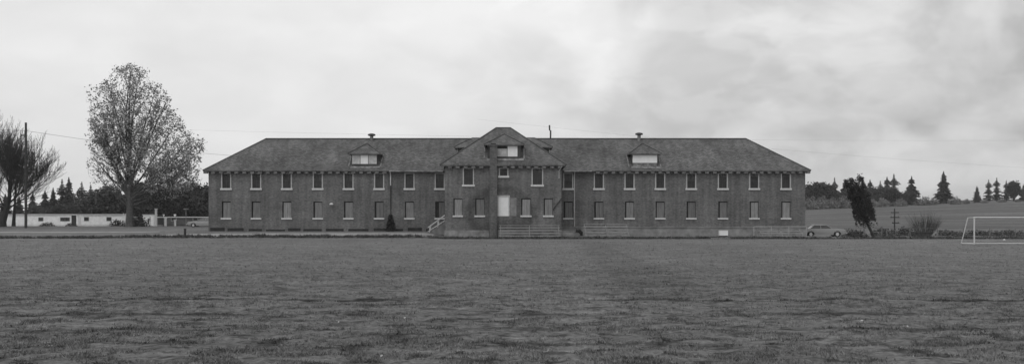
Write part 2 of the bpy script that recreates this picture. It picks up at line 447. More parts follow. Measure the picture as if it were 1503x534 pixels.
# bricked-in patch right of the door, soot-dark stack in front
m = MB(); m.box((749 - CX) / 14, (758 - CX) / 14, PY - .02, PY + .02, H + (CY - 317) / 14, H + (CY - 290) / 14)
m.build('brick_patch', simple('patch_brick', .24, .3, 2), B)
m = MB(); m.box(-2.34, -1.56, PY - .55, PY - .003, -.3, 7.2); m.box(-2.3, -1.6, PY - .51, PY - .02, 7.2, 9.55); m.box(-2.38, -1.52, PY - .59, PY + .05, 9.55, 9.72)
st = m.build('chimney', M['stack'], B)
m = MB(); m.box(-2.2, -1.7, PY - .42, PY - .12, 9.7, 9.85); m.build('flue', M['dark'], st)

# foundations
m = MB(); m.box(PR + .002, XR + .06, WY - .1, WY + .01, -.7, .92); m.box(PR + .002, XR + .1, WY - .18, WY + .005, .92, 1.02)
m.build('foundation', M['concrete'], B)
m = MB()
m.box(PL - .05, -2.4, PY - .06, PY + .01, -.6, .78); m.box(-1.5, PR + .05, PY - .06, PY + .01, -.6, .8)
m.build('foundation', M['concrete_old'], B)
m = MB(); x = XL
while x < PL - 1.5:   # dark strips painting the shaded brick recess along the left wing's foot
    w = random.uniform(1.2, 2.6); w = min(w, PL - 1 - x)
    m = MB(); m.box(x + .2, x + w, WY - .03, WY + .01, .45, .45 + random.uniform(.28, .5)); m.build('recess_shade', M['dark'], B); x += w + random.uniform(.1, .4)

# roofs
def mroof(polys, th, name='roof'):
    m = MB(); m.shell(polys, th); return m.build(name, M['roof'], B)
EZ, RZ = 7.25, 11.13
ex0, ex1, ey0, ey1, ry = XL - .47, XR + .47, 105.1, 116.6, 110.85
rx0, rx1 = -28.6, 27.2
mroof([[(ex0, ey0, EZ), (ex1, ey0, EZ), (rx1, ry, RZ), (rx0, ry, RZ)], [(ex1, ey1, EZ), (ex0, ey1, EZ), (rx0, ry, RZ), (rx1, ry, RZ)],
       [(ex0, ey1, EZ), (ex0, ey0, EZ), (rx0, ry, RZ)], [(ex1, ey0, EZ), (ex1, ey1, EZ), (rx1, ry, RZ)]], .12)
m = MB(); m.tube([(rx0, ry, RZ + .03), (rx1, ry, RZ + .03)], .09, 6)
for ex, rxx in ((ex0, rx0), (ex1, rx1)):
    for ey in (ey0, ey1): m.tube([(ex, ey, EZ + .02), (rxx, ry, RZ + .03)], .07, 6)
m.build('ridge_cap', simple('ridge_metal', .09, .3, 3), B)
px0, px1, py0, py1, pz, az = PL - .47, PR + .47, 99.5, 117.4, 7.6, 12.0
ax0, ax1, ay0, ay1 = -1.75, -.2, 106.1, 111.0
mroof([[(px0, py0, pz), (px1, py0, pz), (ax1, ay0, az), (ax0, ay0, az)], [(px1, py1, pz), (px0, py1, pz), (ax0, ay1, az), (ax1, ay1, az)],
       [(px0, py1, pz), (px0, py0, pz), (ax0, ay0, az), (ax0, ay1, az)], [(px1, py0, pz), (px1, py1, pz), (ax1, ay1, az), (ax1, ay0, az)],
       [(ax0, ay0, az), (ax1, ay0, az), (ax1, ay1, az), (ax0, ay1, az)]], .12)
m = MB(); m.tube([(px0, py0, pz + .02), (ax0, ay0, az + .02), (ax1, ay0, az + .02), (px1, py0, pz + .02)], .08, 6)
m.build('ridge_cap', simple('ridge_metal_dark', .08, .3, 3), B)
# soffits and rafter tails
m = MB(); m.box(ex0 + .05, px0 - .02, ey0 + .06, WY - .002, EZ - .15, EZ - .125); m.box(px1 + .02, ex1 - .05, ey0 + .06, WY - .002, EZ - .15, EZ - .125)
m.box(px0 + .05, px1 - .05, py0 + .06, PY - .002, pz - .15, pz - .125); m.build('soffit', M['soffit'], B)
x = ex0 + .25
def tail(x, y0, y1, z):
    m = MB(); m.box(x - .2, x + .2, y0, y1, z - .34, z - .151); m.build('rafter_tail', M['tail'], B)
for i in range(60):
    x = ex0 + .25 + i * .86
    if x < (574 - CX) / sc: tail(x, ey0 + .03, WY - .003, EZ)
x = ex1 - .25
while x > (866 - CX) / sc: tail(x, ey0 + .03, WY - .003, EZ); x -= .86
x = px0 + .2
while x < px1: 
    if not (-2.5 < x < -1.4): tail(x, py0 + .03, PY - .003, pz)
    x += .82
# gutters on the stretches without visible rafters, downpipes
m = MB(); m.tube([((572 - CX) / sc, 105.02, EZ - .1), (px0 - .1, 105.02, EZ - .12)], .08, 8)
gt = m.build('gutter', M['flash'], B)
m = MB(); m.tube([(px1 + .1, 105.02, EZ - .12), ((868 - CX) / sc, 105.02, EZ - .1)], .08, 8); m.build('gutter', M['flash'], B)
def pipe(pts, r, mt):
    m = MB(); m.tube(pts, r, 8); return m.build('downpipe', mt, B)
X = (573.5 - CX) / sc
p = pipe([(X, 105.05, EZ - .15), (X, WY - .1, EZ - .55), (X, WY - .1, 5.6)], .06, M['white']); m = MB(); m.tube([(X, WY - .1, 5.6), (X, WY - .1, .6)], .055, 8); m.build('lower_pipe', M['darkmetal'], p)
X = (843 - CX) / sc; pipe([(X, 105.05, EZ - .15), (X, WY - .1, EZ - .55), (X, WY - .1, 1.1)], .06, M['frame'])
X = (820.5 - CX) / 14; pipe([(X + .3, 99.55, 7.45), (X, PY - .09, 7.0), (X, PY - .09, 6.2)], .055, M['frame'])
# thin dark slanting bar at the right corner of the centre block
m = MB(); m.tube([((811 - CX) / 14, PY - .08, H + (CY - 308) / 14), ((824 - CX) / 14, PY - .08, H + (CY - 291) / 14)], .05, 6); m.build('slanting_bar', M['darkmetal'], B)

# dormers
def dormer(fc, dirn, hw, zb, ze, zr, slope, bh, panels):
    # fc: (x, y) of the face centre; dirn: angle the face looks towards; b runs back into the roof
    ca, sa = math.cos(dirn), math.sin(dirn)
    def P(u, b, z): return (fc[0] + u * -sa - b * ca, fc[1] + u * ca - b * sa, z)
    b1 = (ze - zb) / slope; b2 = (zr - zb) / slope; o = .38
    m = MB()
    m.quad(P(-hw, 0, zb - .1), P(hw, 0, zb - .1), P(hw, 0, ze), P(-hw, 0, ze))
    for s in (-1, 1): m.quad(P(s * hw, 0, zb - .1), P(s * hw, b1 + .1, ze), P(s * hw, 0, ze))
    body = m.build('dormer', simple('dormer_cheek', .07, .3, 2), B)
    m = MB(); m.shell([[P(hw + o, -o, ze), P(-hw - o, -o, ze), P(0, bh, zr)], [P(-hw - o, -o, ze), P(-hw - o, b1 + .15, ze), P(0, b2 + .15, zr), P(0, bh, zr)],
                       [P(0, bh, zr), P(0, b2 + .15, zr), P(hw + o, b1 + .15, ze), P(hw + o, -o, ze)]], .1)
    m.build('dormer_roof', M['roof'], body)
    q = MB(); q.tube([P(-hw - o, -o, ze + .03), P(0, bh, zr + .02), P(hw + o, -o, ze + .03)], .055, 5); q.tube([P(0, bh, zr + .02), P(0, b2, zr + .02)], .055, 5); q.build('ridge_cap', M['ridge'], body)
    def slab(u0, u1, z0, z1, b0=-.06, b1_=-.01, name='board', mt='board_pale'):
        q = MB(); a = [P(u0, b0, z0), P(u1, b0, z0), P(u1, b0, z1), P(u0, b0, z1)]; c = [P(u0, b1_, z0), P(u1, b1_, z0), P(u1, b1_, z1), P(u0, b1_, z1)]
        q.add(a + c, [(0, 1, 2, 3), (7, 6, 5, 4), (0, 4, 5, 1), (1, 5, 6, 2), (2, 6, 7, 3), (3, 7, 4, 0)]); q.build(name, M[mt], body)
    for (u0, u1, z0, z1, mt) in panels: slab(u0, u1, z0, z1, mt=mt)
    slab(-hw - .02, hw + .02, ze - .1, ze - .02, -.1, -.01, 'fascia', 'frame')
    # worn step flashing down both cheeks and along the foot
    q = MB()
    for s in (-1, 1):
        q.add([P(s * (hw + .28), .0, zb + .06), P(s * (hw + .42), .0, zb + .06), P(s * (hw + .42), b1, ze + .06), P(s * (hw + .28), b1, ze + .06)], [(0, 1, 2, 3) if s < 0 else (3, 2, 1, 0)])
    q.add([P(-hw - .1, -.36, zb - .36 * slope + .05), P(hw + .3, -.36, zb - .36 * slope + .05), P(hw + .3, -.02, zb + .05), P(-hw - .1, -.02, zb + .05)], [(0, 1, 2, 3)])
    q.build('flashing', M['flash'], body)
    return body
sl_m = (RZ - EZ) / (ry - ey0); sl_p = (az - pz) / (ay0 - py0)
DN = -math.pi / 2
yb = 105.75; zb = EZ + sl_m * (yb - ey0)
c1 = (535 - CX) / F * yb
dormer((c1, yb), DN, 1.42, zb, 9.12, 10.35, sl_m, 1.75, [(-1.36, -.5, zb + .3, 8.98, 'board_pale'), (-.44, .4, zb + .3, 8.98, 'board_white'), (.46, 1.36, zb + .3, 8.98, 'board_pale')])
c2 = (946.5 - CX) / F * yb
dormer((c2, yb), DN, 1.42, zb, 9.12, 10.35, sl_m, 1.75, [(-1.36, 1.36, zb + .42, 8.98, 'board_white'), (-1.36, 1.36, zb + .02, zb + .38, 'flash')])
yb = 100.5; zb = pz + sl_p * (yb - py0)
dormer(((740 - CX) / F * yb, yb), DN, 1.75, zb, 9.75, 11.0, sl_p, 1.9, [(-1.5, -.75, zb + .25, 9.62, 'board_pale'), (-.72, .3, zb + .25, 9.35, 'board_pale'), (-.6, .22, 9.37, 9.62, 'dark'), (.36, 1.4, zb + .25, 9.62, 'board_white')])
for sx, fx in ((-1, px0 + 1.65), (1, px1 - 1.65)):
    zb = pz + 1.65 * (az - pz) / (ax0 - px0)
    dormer((fx, 104.6), 0 if sx > 0 else math.pi, 1.6, zb, 9.66, 10.75, (az - pz) / (ax0 - px0), 1.5, [(-1.4, 1.4, zb + .2, 9.52, 'board_pale')])
# roof vents
def vent(px, D, z0, z1):
    x = PX(px, D); m = MB(); m.tube([(x, D, z0), (x, D, z1 - .3)], .2, 10)
    v = m.build('roof_vent', M['flash'], B)
    m = MB(); m.tube([(x, D, z1 - .3), (x, D, z1 - .24), (x, D, z1 - .08), (x, D, z1)], [.26, .46, .42, .15], 12); m.build('vent_cap', M['darkmetal'], v)
vent(545.5, 110.6, 10.8, 11.75); vent(938, 110.6, 10.8, 11.85)
x = PX(808, 111); m = MB(); m.tube([(x, 111, 11), (x + .02, 111, 12.1), (x - .1, 111, 12.15), (x - .12, 111, 12.75)], .09, 8); m.build('flue_pipe', M['darkmetal'], B)
x = PX(519.5, 108); m = MB(); z = EZ + sl_m * (108 - ey0); m.tube([(x, 108, z - .1), (x, 108, z + .45)], .14, 10); m.build('vent_pipe', M['dark'], B)
m = MB(); x = PX(487, 105.5); z = PZ(299.5, 105.5); m.tube([(x, WY, z + .1), (x, WY - .3, z + .12)], .04, 6)
m2 = m.build('wall_lamp', M['darkmetal'], B); m = MB(); m.tube([(x, WY - .3, z + .14), (x, WY - .3, z + .05), (x, WY - .3, z - .05)], [.08, .2, .24], 12); m.build('lamp_shade', M['white'], m2)
# outside stair at the left of the centre block
s_ = MB(); n = 7; x0, x1 = PX(630, 104), PL - .01; z0, z1 = .45, 1.75
for i in range(n):
    a = x0 + (x1 - x0) * i / n; s_.box(a, a + (x1 - x0) / n + .02, 103.4, 104.6, .2, z0 + (z1 - z0) * (i + 1) / n)
stair = s_.build('stair', M['concrete'], B)
for y in (103.35, 104.65):
    m = MB(); m.tube([(x0 - .1, y, z0 + .1), (x1, y, z1 + .15)], .05, 6); m.tube([(x0 - .1, y, z0 + .55), (x1, y, z1 + .75)], .05, 6)
    for t in (.05, .5): 
        xx = x0 + (x1 - x0) * t; zz = z0 + (z1 - z0) * t; m.tube([(xx, y, zz - .1), (xx, y, zz + .62)], .045, 6)
    m.build('handrail', M['white'], stair)
# low cellar wall and its black drain elbow right of the centre block
m = MB(); m.box(PR + .06, PX(846, 100.4), 100.1, 100.4, -.2, .58)
aw = m.build('area_wall', M['concrete_old'], B)
m = MB(); m.box(PR + .06, PX(848, 100.4), 100.05, 100.45, .582, .68); m.build('coping', M['flash'], aw)
m = MB(); m.tube([(PX(845, 100.2), 99.95, .75), (PX(850, 100), 99.95, .72), (PX(853, 100), 99.95, .5), (PX(853, 100), 99.95, .2)], [.16, .2, .2, .17], 8); m.build('drain_pipe', M['dark'], aw)

# ------------------------------------------------------------------ bleachers and small things at the field edge
def bleacher(px0, px1, D, rows, label, rise=.27, brace=False, z00=.2):
    xa, xb = PX(px0, D), PX(px1, D); cx = (xa + xb) / 2; hw = (xb - xa) / 2
    gz = float(T(cx, D)); e = empty('bleacher', (cx, D, gz), label, 'bleacher', 'low open bleachers along the building')
    for i in range(rows):
        y = i * .55; z = z00 + i * rise
        m = MB(); m.box(-hw, hw, y, y + .26, z, z + .045); m.build('seat', M['plank'], e)
        if i: m = MB(); m.box(-hw, hw, y - .27, y - .06, z - rise * .8, z - rise * .8 + .04); m.build('footboard', M['plank'], e)
    n = max(3, int(hw * 2 / 1.8)); L = (rows - 1) * .55
    for k in range(n):
        x = -hw + .15 + (2 * hw - .3) * k / (n - 1)
        m = MB(); m.tube([(x, -.05, .02), (x, L + .35, .02)], .03, 5); m.tube([(x, 0, z00 - .03), (x, L + .1, z00 + (rows - 1) * rise - .03)], .03, 5)
        m.tube([(x, L + .2, .02), (x, L + .1, z00 + (rows - 1) * rise)], .035, 5); m.tube([(x, L * .5, .02), (x, L * .5, z00 + (rows - 1) * rise * .5)], .03, 5)
        m.build('frame', M['bframe'], e)
    if brace:
        for k in range(n - 1):
            x = -hw + .15 + (2 * hw - .3) * k / (n - 1); x2 = -hw + .15 + (2 * hw - .3) * (k + 1) / (n - 1)
            for yy in (-.06, L + .22):
                m = MB(); m.tube([(x, yy, .05), (x2, yy, z00 + (rows - 1) * rise * (.35 if yy < 0 else 1))], .03, 5)
                m.tube([(x2, yy, .05), (x, yy, z00 + (rows - 1) * rise * (.35 if yy < 0 else 1))], .03, 5); m.build('cross_brace', M['bframe'], e)
    return e
bleacher(732, 823, 96.9, 5, 'long low bleacher with pale planks in front of the centre block', .27)
bleacher(858, 925, 97.6, 5, 'open bleacher with crossed braces right of the centre block', .29, True, .25)
bleacher(1118, 1182, 98.2, 4, 'open bleacher with crossed braces near the right end of the building', .24, True)
def bench(px0, px1, D, h, label, mt):
    xa, xb = PX(px0, D), PX(px1, D); cx = (xa + xb) / 2; hw = (xb - xa) / 2
    e = empty('bench', (cx, D, G(cx, D)), label, 'bench')
    m = MB(); m.box(-hw, hw, -.15, .15, h - .05, h); m.build('seat', mt, e)
    for s in (-1, 1):
        m = MB(); m.box(s * (hw - .15) - .04, s * (hw - .15) + .04, -.12, .12, -.05, h - .05); m.build('leg', mt, e)
bench(1044, 1072, 86, .36, 'low narrow bench on the grass below the white box', M['plank'])
x = PX(1061.5, 104); e = empty('utility_box', (x, 104, 0), 'small white box standing against the right wing foundation', 'box')
m = MB(); m.box(-.47, .47, -.25, .25, .12, .68); m.build('cabinet', M['board_white'], e)
m = MB(); m.box(-.5, .5, -.28, .28, .68, .72); m.build('lid', M['frame'], e); m = MB(); m.box(-.4, .4, -.2, .2, -.05, .12); m.build('plinth', M['dark'], e)
m = MB(); x = PX(1063, 99.8)
# low pipe rail along the right foundation
e = empty('rail', (PX(1145, 103.9), 103.9, 0), 'long low metal rail in front of the right end of the wing', 'rail')
m = MB(); L = PX(1182, 103.9) - PX(1105, 103.9); m.tube([(-L / 2, 0, 1.1), (L / 2, 0, 1.1)], .03, 6); m.build('top_rail', M['frame'], e)
for k in range(4):
    m = MB(); xx = -L / 2 + L * k / 3; m.tube([(xx, 0, -.2), (xx, 0, 1.08)], .03, 6); m.build('post', M['frame'], e)
# field marker post by the left path
e = empty('marker_post', (PX(286, 100), 97, G(PX(286, 97), 97)), 'short dark post beside the path left of the building', 'post')
m = MB(); m.box(-.09, .09, -.09, .09, -.1, .75); m.build('post', M['pole'], e); m = MB(); m.box(-.12, .12, -.12, .12, .75, .8); m.build('cap', M['pole'], e)

# ------------------------------------------------------------------ goal
GD = 80.0; gx = PX(1430, GD); gz = G(gx, GD)
e = empty('goal', (gx, GD, gz), 'white football goal frame standing on the grass at the right', 'goal')
topz = PZ(319, GD) - gz; rgt = 7.32
def gt(name, pts, r): 
    m = MB(); m.tube(pts, r, 10); m.build(name, M['goal'], e)
gt('post', [(0, 0, 0), (0, 0, topz)], .06); gt('post', [(rgt, 0, 0), (rgt, 0, topz)], .06)
gt('crossbar', [(-.06, 0, topz), (rgt + .06, 0, topz)], .06)
for s, x0 in ((-1, 0), (1, rgt)):
    gt('side_frame', [(x0, 0, topz - .01), (x0 + s * .42, .25, topz - .02), (x0 + s * .85, .5, .05), (x0, 0, .05)], .04)
gt('ground_bar', [(-.85, .5, .05), (rgt + .85, .5, .05)], .04)
D = 89; x = PX(1474, D)
e = empty('ball', (x, D, G(x, D)), 'white ball lying on the grass behind the goal', 'ball')
me = bpy.data.meshes.new('ball_skin'); import bmesh; bm = bmesh.new(); bmesh.ops.create_icosphere(bm, subdivisions=3, radius=.11)
bmesh.ops.translate(bm, verts=bm.verts, vec=(0, 0, .1)); bm.to_mesh(me); bm.free(); me.materials.append(M['goal']); me.shade_smooth()
o = bpy.data.objects.new('ball_skin', me); COL.objects.link(o); o.parent = e
D = 83.5; x = PX(1359, D); e = empty('plank', (x, D, G(x, D)), 'thin pale plank lying on the grass left of the goal', 'plank')
m = MB(); m.box(-1.1, 1.1, -.12, .12, 0, .09); m.build('board', M['plank'], e)
for i, (px, py) in enumerate(((497, 474), (594, 467), (1265, 475), (1332, 482), (560, 521), (64, 393))):
    D = H * F / (py - CY); x = PX(px, D); w = .02 + .008 * (i % 3)
    m = MB(); m.add([(-w, -.02, .0), (w * .8, -.02, .01), (w, .02, .03), (-w * .7, .02, .03), (0, 0, .04), (0, 0, 0)], [(0, 1, 4), (1, 2, 4), (2, 3, 4), (3, 0, 4), (0, 5, 1), (1, 5, 2), (2, 5, 3), (3, 5, 0)])
    lab = ['crumpled white scrap of paper left of the middle of the lawn', 'small white scrap on the lawn just left of the middle', 'white scrap of paper on the lawn towards the right, farther of the two there', 'small white scrap on the lawn at the far right side',
           'white scrap nearest the bottom edge of the lawn', 'pale scrap of paper on the far left of the field'][i]
    o = m.build('paper_scrap', M['litter'], None); o.location = (x, D, G(x, D) + .04); tag(o, lab, 'paper scrap', 'scraps of paper on the lawn')

# ------------------------------------------------------------------ fence on the right, posts and wires
fx0, fx1, fy = PX(1240, 112), PX(1650, 112), 112
e = empty('wire_fence', (fx0, fy, float(T(fx0, fy))), 'low wire fence with slim pale posts beyond the field', 'fence')
for px in (1240, 1268, 1294, 1302, 1336, 1376, 1414, 1453, 1490, 1530, 1570, 1610, 1650):
    x = PX(px, fy); m = MB(); h = random.uniform(1.1, 1.35) if px != 1336 else 1.55
    m.tube([(x - fx0, 0, -.3), (x - fx0 + random.uniform(-.05, .05), 0, h)], .06, 6); m.build('post', M['post'], e)
m = MB()
for z in (.35, .7, 1.1): m.tube([(0, -.05, z), (fx1 - fx0, -.05, z)], .012, 4)
m.build('wire', M['post'], e)

def util_pole(px, D, ytop, r, arms, label, group='poles'):
    x = PX(px, D); gz = float(T(x, D)); h = PZ(ytop, D) - gz
    e = empty('utility_pole', (x, D, gz), label, 'utility pole')
    m = MB(); m.tube([(0, 0, -.3), (0, 0, h)], [r, r * .75], 10); m.build('pole', M['pole'], e)
    for z, hw, off in arms:
        m = MB(); m.box(off - hw, off + hw, -.16, -.05, h - z - .06, h - z + .06); a = m.build('crossarm', M['pole'], e)
        for s in (-.85, .85):
            q = MB(); q.tube([(off + s * hw, -.1, h - z + .06), (off + s * hw, -.1, h - z + .2)], .05, 6); q.build('insulator', M['metal'], a)
    return x, gz + h
pxx, ph = util_pole(38, 140, 180, .2, [(1.9, .45, -.2)], 'tall dark utility pole beside the bare tree at left')
util_pole(1313, 120, 306, .1, [(.5, .5, 0), (1.1, .55, 0), (1.8, .45, .1)], 'short dark pole with three crossarms behind the wire fence')
def wire(a, b, sag, label, r=.022):
    m = MB(); pts = []
    for i in range(33):
        t = i / 32; pts.append(np.array(a) * (1 - t) + np.array(b) * t - np.array((0, 0, sag * 4 * t * (1 - t))))
    m.tube(pts, r, 4); o = m.build('power_line', M['wire']); tag(o, label, 'power line')
za = ph - 1.7
wire((PX(-300, 140), 140, PZ(160, 140)), (pxx, 140 - .1, PZ(192, 140)), .6, 'overhead wire running to the tall pole from the left edge', .022)
wire((pxx, 140 - .1, PZ(192, 140)), (PX(560, 260), 260, PZ(230, 260)), 2.0, 'overhead wire leading right from the tall pole into the big tree', .02)
wire((PX(250, 300), 300, PZ(190, 300)), (PX(1700, 330), 330, PZ(205, 330)), 1.5, 'faint upper wire crossing the sky behind the roof', .013)
wire((PX(700, 280), 280, PZ(175, 280)), (PX(1800, 300), 300, PZ(262, 300)), 2, 'faint lower wire sloping down the sky at the right', .012)

# ------------------------------------------------------------------ trees
def skeleton(trunk, targets, r_tip, power, seed=0, upbias=.5, step=1.2):
    rr = np.random.default_rng(seed)
    P = [np.array(p, float) for p in trunk]; par = [-1] + list(range(len(trunk) - 1))
    order = np.argsort([np.linalg.norm(t - P[-1]) for t in targets])
    tips = []
    for k in order:
        t = targets[k]; A = np.array(P)
        d = np.linalg.norm(A - t, axis=1); hz = np.linalg.norm((A - t)[:, :2], axis=1)
        dz = t[2] - A[:, 2]
        cost = d + np.where(dz < upbias * hz, 3 * (upbias * hz - dz), 0)
        cost[0] += 50
        j = int(np.argmin(cost)); a = P[j]; L = d[j]; n = max(1, int(L / step))
        prev = j
        for i in range(1, n + 1):
            s = i / n; q = a + (t - a) * s
            q = q + np.array((0, 0, -1)) * L * .12 * math.sin(math.pi * s) * (1 if upbias > 0 else 0) + rr.normal(0, .05 * min(L, 3), 3) * (1 if i < n else .3)
            P.append(q); par.append(prev); prev = len(P) - 1
        tips.append(prev)
    cnt = np.zeros(len(P)); 
    for i in tips: cnt[i] += 1
    for i in range(len(P) - 1, 0, -1): cnt[par[i]] += cnt[i]
    rad = r_tip * np.maximum(cnt, 1) ** power
    return P, par, rad, tips
def rot_about(d, ang, az):
    a = np.cross(d, (0, 0, 1)) if abs(d[2]) < .97 else np.array((1., 0, 0)); a = a / np.linalg.norm(a); b = np.cross(d, a)
    return d * math.cos(ang) + (a * math.cos(az) + b * math.sin(az)) * math.sin(ang)
MINR = [.01]
def grow(m, leafp, p, d, L, rad, level, top, rr, fn=None, up=.12, ang=.62, space=(.9, .55, .35), ratio=.42, wob=.06):
    n = max(3, int(L / (.9 if level == 0 else .5))); pts = [np.array(p, float)]; d = d / np.linalg.norm(d); ds = [d]
    for i in range(n):
        d = d + rr.normal(0, wob, 3) + np.array((0, 0, up / n * 2)); d = d / np.linalg.norm(d)
        q = pts[-1] + d * L / n
        if fn is not None and (level > 0 or q[2] > 9) and not fn(q): break
        pts.append(q); ds.append(d)
    if len(pts) < 2: return
    k = len(pts) - 1; rs = [max(MINR[0], rad * (1 - .85 * i / k)) for i in range(k + 1)]
    m.tube(pts, rs, 6 if rad > .08 else 3, False)
    if level >= top - 1: leafp += [(pts[i] + pts[i + 1]) / 2 for i in range(k)] + [pts[-1]]
    if level >= top: return
    t = (.22 if level == 0 else .15) * L; az = rr.uniform(0, 6.28)
    while t < L * k / n:
        i = min(int(t / L * n), k - 1); q = pts[i] + (pts[i + 1] - pts[i]) * (t / L * n - i)
        az += 2.4 + rr.normal(0, .4); LL = L * ratio * (1 - .55 * t / L) * rr.uniform(.7, 1.25)
        if level == 0: LL = min(LL, 4.2)
        grow(m, leafp, q, rot_about(ds[i], ang * rr.uniform(.7, 1.3), az), max(LL, .5), rs[i] * .5, level + 1, top, rr, fn, up * 1.3, ang, space, ratio, wob * 1.3)
        t += space[level] * rr.uniform(.6, 1.4)
def limbs_mesh(P, par, rad, trunk_n, nside=5):
    m = MB(); t = MB()
    t.tube(P[:trunk_n], [max(rad[i], .01) for i in range(trunk_n)], 10)
    for i in range(trunk_n, len(P)):
        a, b = P[par[i]], P[i]; m.tube([a, b], [min(rad[par[i]], rad[i] * 1.5), rad[i]], nside if rad[i] > .05 else 3, False)
    return t, m
def leaves(centers, per, spread, size, seed=0, flat=0):
    r = np.random.default_rng(seed); c = np.repeat(np.array(centers), per, 0); n = len(c)
    c = c + r.normal(0, spread, (n, 3)) * np.array((1, 1, .8))
    a = r.normal(0, 1, (n, 3)); a /= np.linalg.norm(a, axis=1)[:, None]
    b = np.cross(a, r.normal(0, 1, (n, 3))); b /= np.linalg.norm(b, axis=1)[:, None]
    s = size * r.uniform(.5, 1.4, (n, 1)); a = a * s; b = b * s * .6
    return np.stack([c - a, c - b, c + a * .9, c + b], 1).reshape(-1, 3)
def inside_pts(n, fn, box, seed):
    r = np.random.default_rng(seed); out = []
    while len(out) < n:
        p = r.uniform(box[0], box[1])
        if fn(p): out.append(p)
    return out

# -- the big half-bare poplar.  local metres: px offset/9.33, base z 0, height 25.8
TD = 150.0; tx = PX(190, TD); tz = float(T(tx, TD)); q_ = F / TD
lobes = [  # (px, py, rx, rz) of the crown's lobes
    (190, 125, 33, 33), (165, 150, 33, 33), (215, 150, 33, 35), (158, 195, 27, 45), (195, 200, 45, 60), (240, 190, 33, 34),
    (264, 222, 34, 30), (252, 262, 42, 30), (284, 216, 15, 24), (170, 245, 40, 36), (160, 265, 22, 22), (215, 235, 45, 35)]
LB = [((a - 190) / q_, PZ(b, TD) - tz, c / q_, d / q_) for a, b, c, d in lobes]
def in_pop(p):
    for a, b, c, d in LB:
        if ((p[0] - a) / c) ** 2 + (p[1] / (c * 1.15 + .6)) ** 2 + ((p[2] - b) / d) ** 2 < 1: return True
    return False
e = empty('poplar', (tx, TD, tz), 'tall wide poplar with thin autumn leaves left of the building', 'tree')
rr = np.random.default_rng(14)
tm_ = MB(); TP = [(0, 0, -.4), (0, 0, .6), (.05, 0, 2.5), (.1, .05, 4.5), (.1, 0, 7), (0, 0, 10), (-.1, .1, 14), (0, 0, 19), (.1, 0, 24)]
tm_.tube(TP, [.85, .6, .5, .44, .36, .26, .18, .1, .03], 10); tm_.build('trunk', M['bark'], e)
mm = MB(); lp = []
ends = [(-5.8, 1, 19, 5), (-4.6, -2, 23, 6.5), (-2.2, 2, 25, 8), (1.6, -2, 25.2, 9), (4.0, 1.5, 22.5, 7.5), (6.2, -1, 19.5, 6.5), (7.8, 2, 16, 5.5), (9.6, 0, 12.8, 4.6), (10.8, -1.5, 10.2, 4.2), (8.6, 1.5, 8.6, 3.8),
        (-5.0, -1.5, 14.5, 4.2), (-4.4, 2, 11.5, 3.6), (-5.6, 0, 16.6, 4.6), (5.6, 2.6, 12.0, 4.5), (0, 4, 20, 7), (0, -4.5, 19, 7), (3, -4.4, 15, 5), (-2.6, 4.4, 16, 5.5), (-.6, -3.5, 24, 10), (2.6, 3.4, 20, 7), (-3.2, -4.2, 18, 6), (10.4, 1, 14.2, 5), (6.6, -3, 9.4, 4.2), (-5.2, .5, 9.4, 3.2), (-4.4, -2.5, 8.2, 3), (8.9, 1, 7.2, 3.2), (11.2, 0, 12.4, 5.4), (10.9, 1.5, 8.8, 3.9), (4.6, 0, 8.2, 3.4), (-6.6, -1, 13.2, 4.6), (-6.4, 1, 18.2, 5.6)]
for (x_, y_, z_, z0_) in ends:
    a_ = np.array((.08, 0, z0_)); v_ = np.array((x_, y_, z_)) - a_; L_ = np.linalg.norm(v_); dd_ = v_ / L_ - np.array((0, 0, .12))
    grow(mm, lp, a_, dd_, L_ * 1.05, .07 + .009 * L_, 0, 2, rr, in_pop, .16, .62, (.7, .45, .3), .36, .035)
node = np.array(lp); fill = inside_pts(850, in_pop, ((-8, -5, 5.5), (13, 5, 26.5)), 33); fp = []
for t_ in fill:
    dz_ = t_[2] - node[:, 2]; d_ = np.linalg.norm(node - t_, axis=1) + np.where(dz_ < .2, 2 + abs(dz_), 0) + np.linalg.norm((node - t_)[:, :2], axis=1) * .5
    a_ = node[int(np.argmin(d_))]
    if np.linalg.norm(a_ - t_) > 4.5: continue
    md = (a_ + t_) / 2 + rr.normal(0, .12, 3) - (0, 0, .1); mm.tube([a_, md, t_], [.028, .02, .01], 3, False)
    if t_[0] > -1 or t_[2] > 11 or rr.uniform() < .3: fp += [t_, t_ * .7 + md * .3, t_ + rr.normal(0, .3, 3)]
mm.build('limbs', M['bark'], e)
lp = np.array(lp); dn = fbm(lp[:, 0] * .8 + 3 + lp[:, 1] * .5, lp[:, 2] * .55 + 40 + lp[:, 1] * .6)
keep = (dn > .45) & (rr.uniform(0, 1, len(lp)) < np.where((lp[:, 0] < 0) & (lp[:, 2] < 12), .15, .4))
lp = np.concatenate([lp[keep], np.array(fp)])
raw('crown', M['leaf'], leaves(lp, max(2, int(24000 / len(lp))), .27, .165, 4), 4, e)
# suckers round the trunk foot
def bush_mesh(name, w, h, n, per, size, mat, seed, parent, twig=M['twig'], spread=.25):
    r = np.random.default_rng(seed)
    pts = [];
    while len(pts) < n:
        p = r.uniform((-1, -1, 0), (1, 1, 1))
        if (p[0] ** 2 + p[1] ** 2) + p[2] ** 2 < 1 * r.uniform(.6, 1.1): pts.append(p * np.array((w / 2, w / 2, h)))
    m = MB()
    for p in pts[::2]: m.tube([(p[0] * .15, p[1] * .15, -.1), (p[0] * .6, p[1] * .6, p[2] * .7), tuple(p)], [.03, .02, .01], 3, False)
    m.build('stems', twig, parent)
    if per: raw('foliage', mat, leaves(pts, per, spread, size, seed), 4, parent)

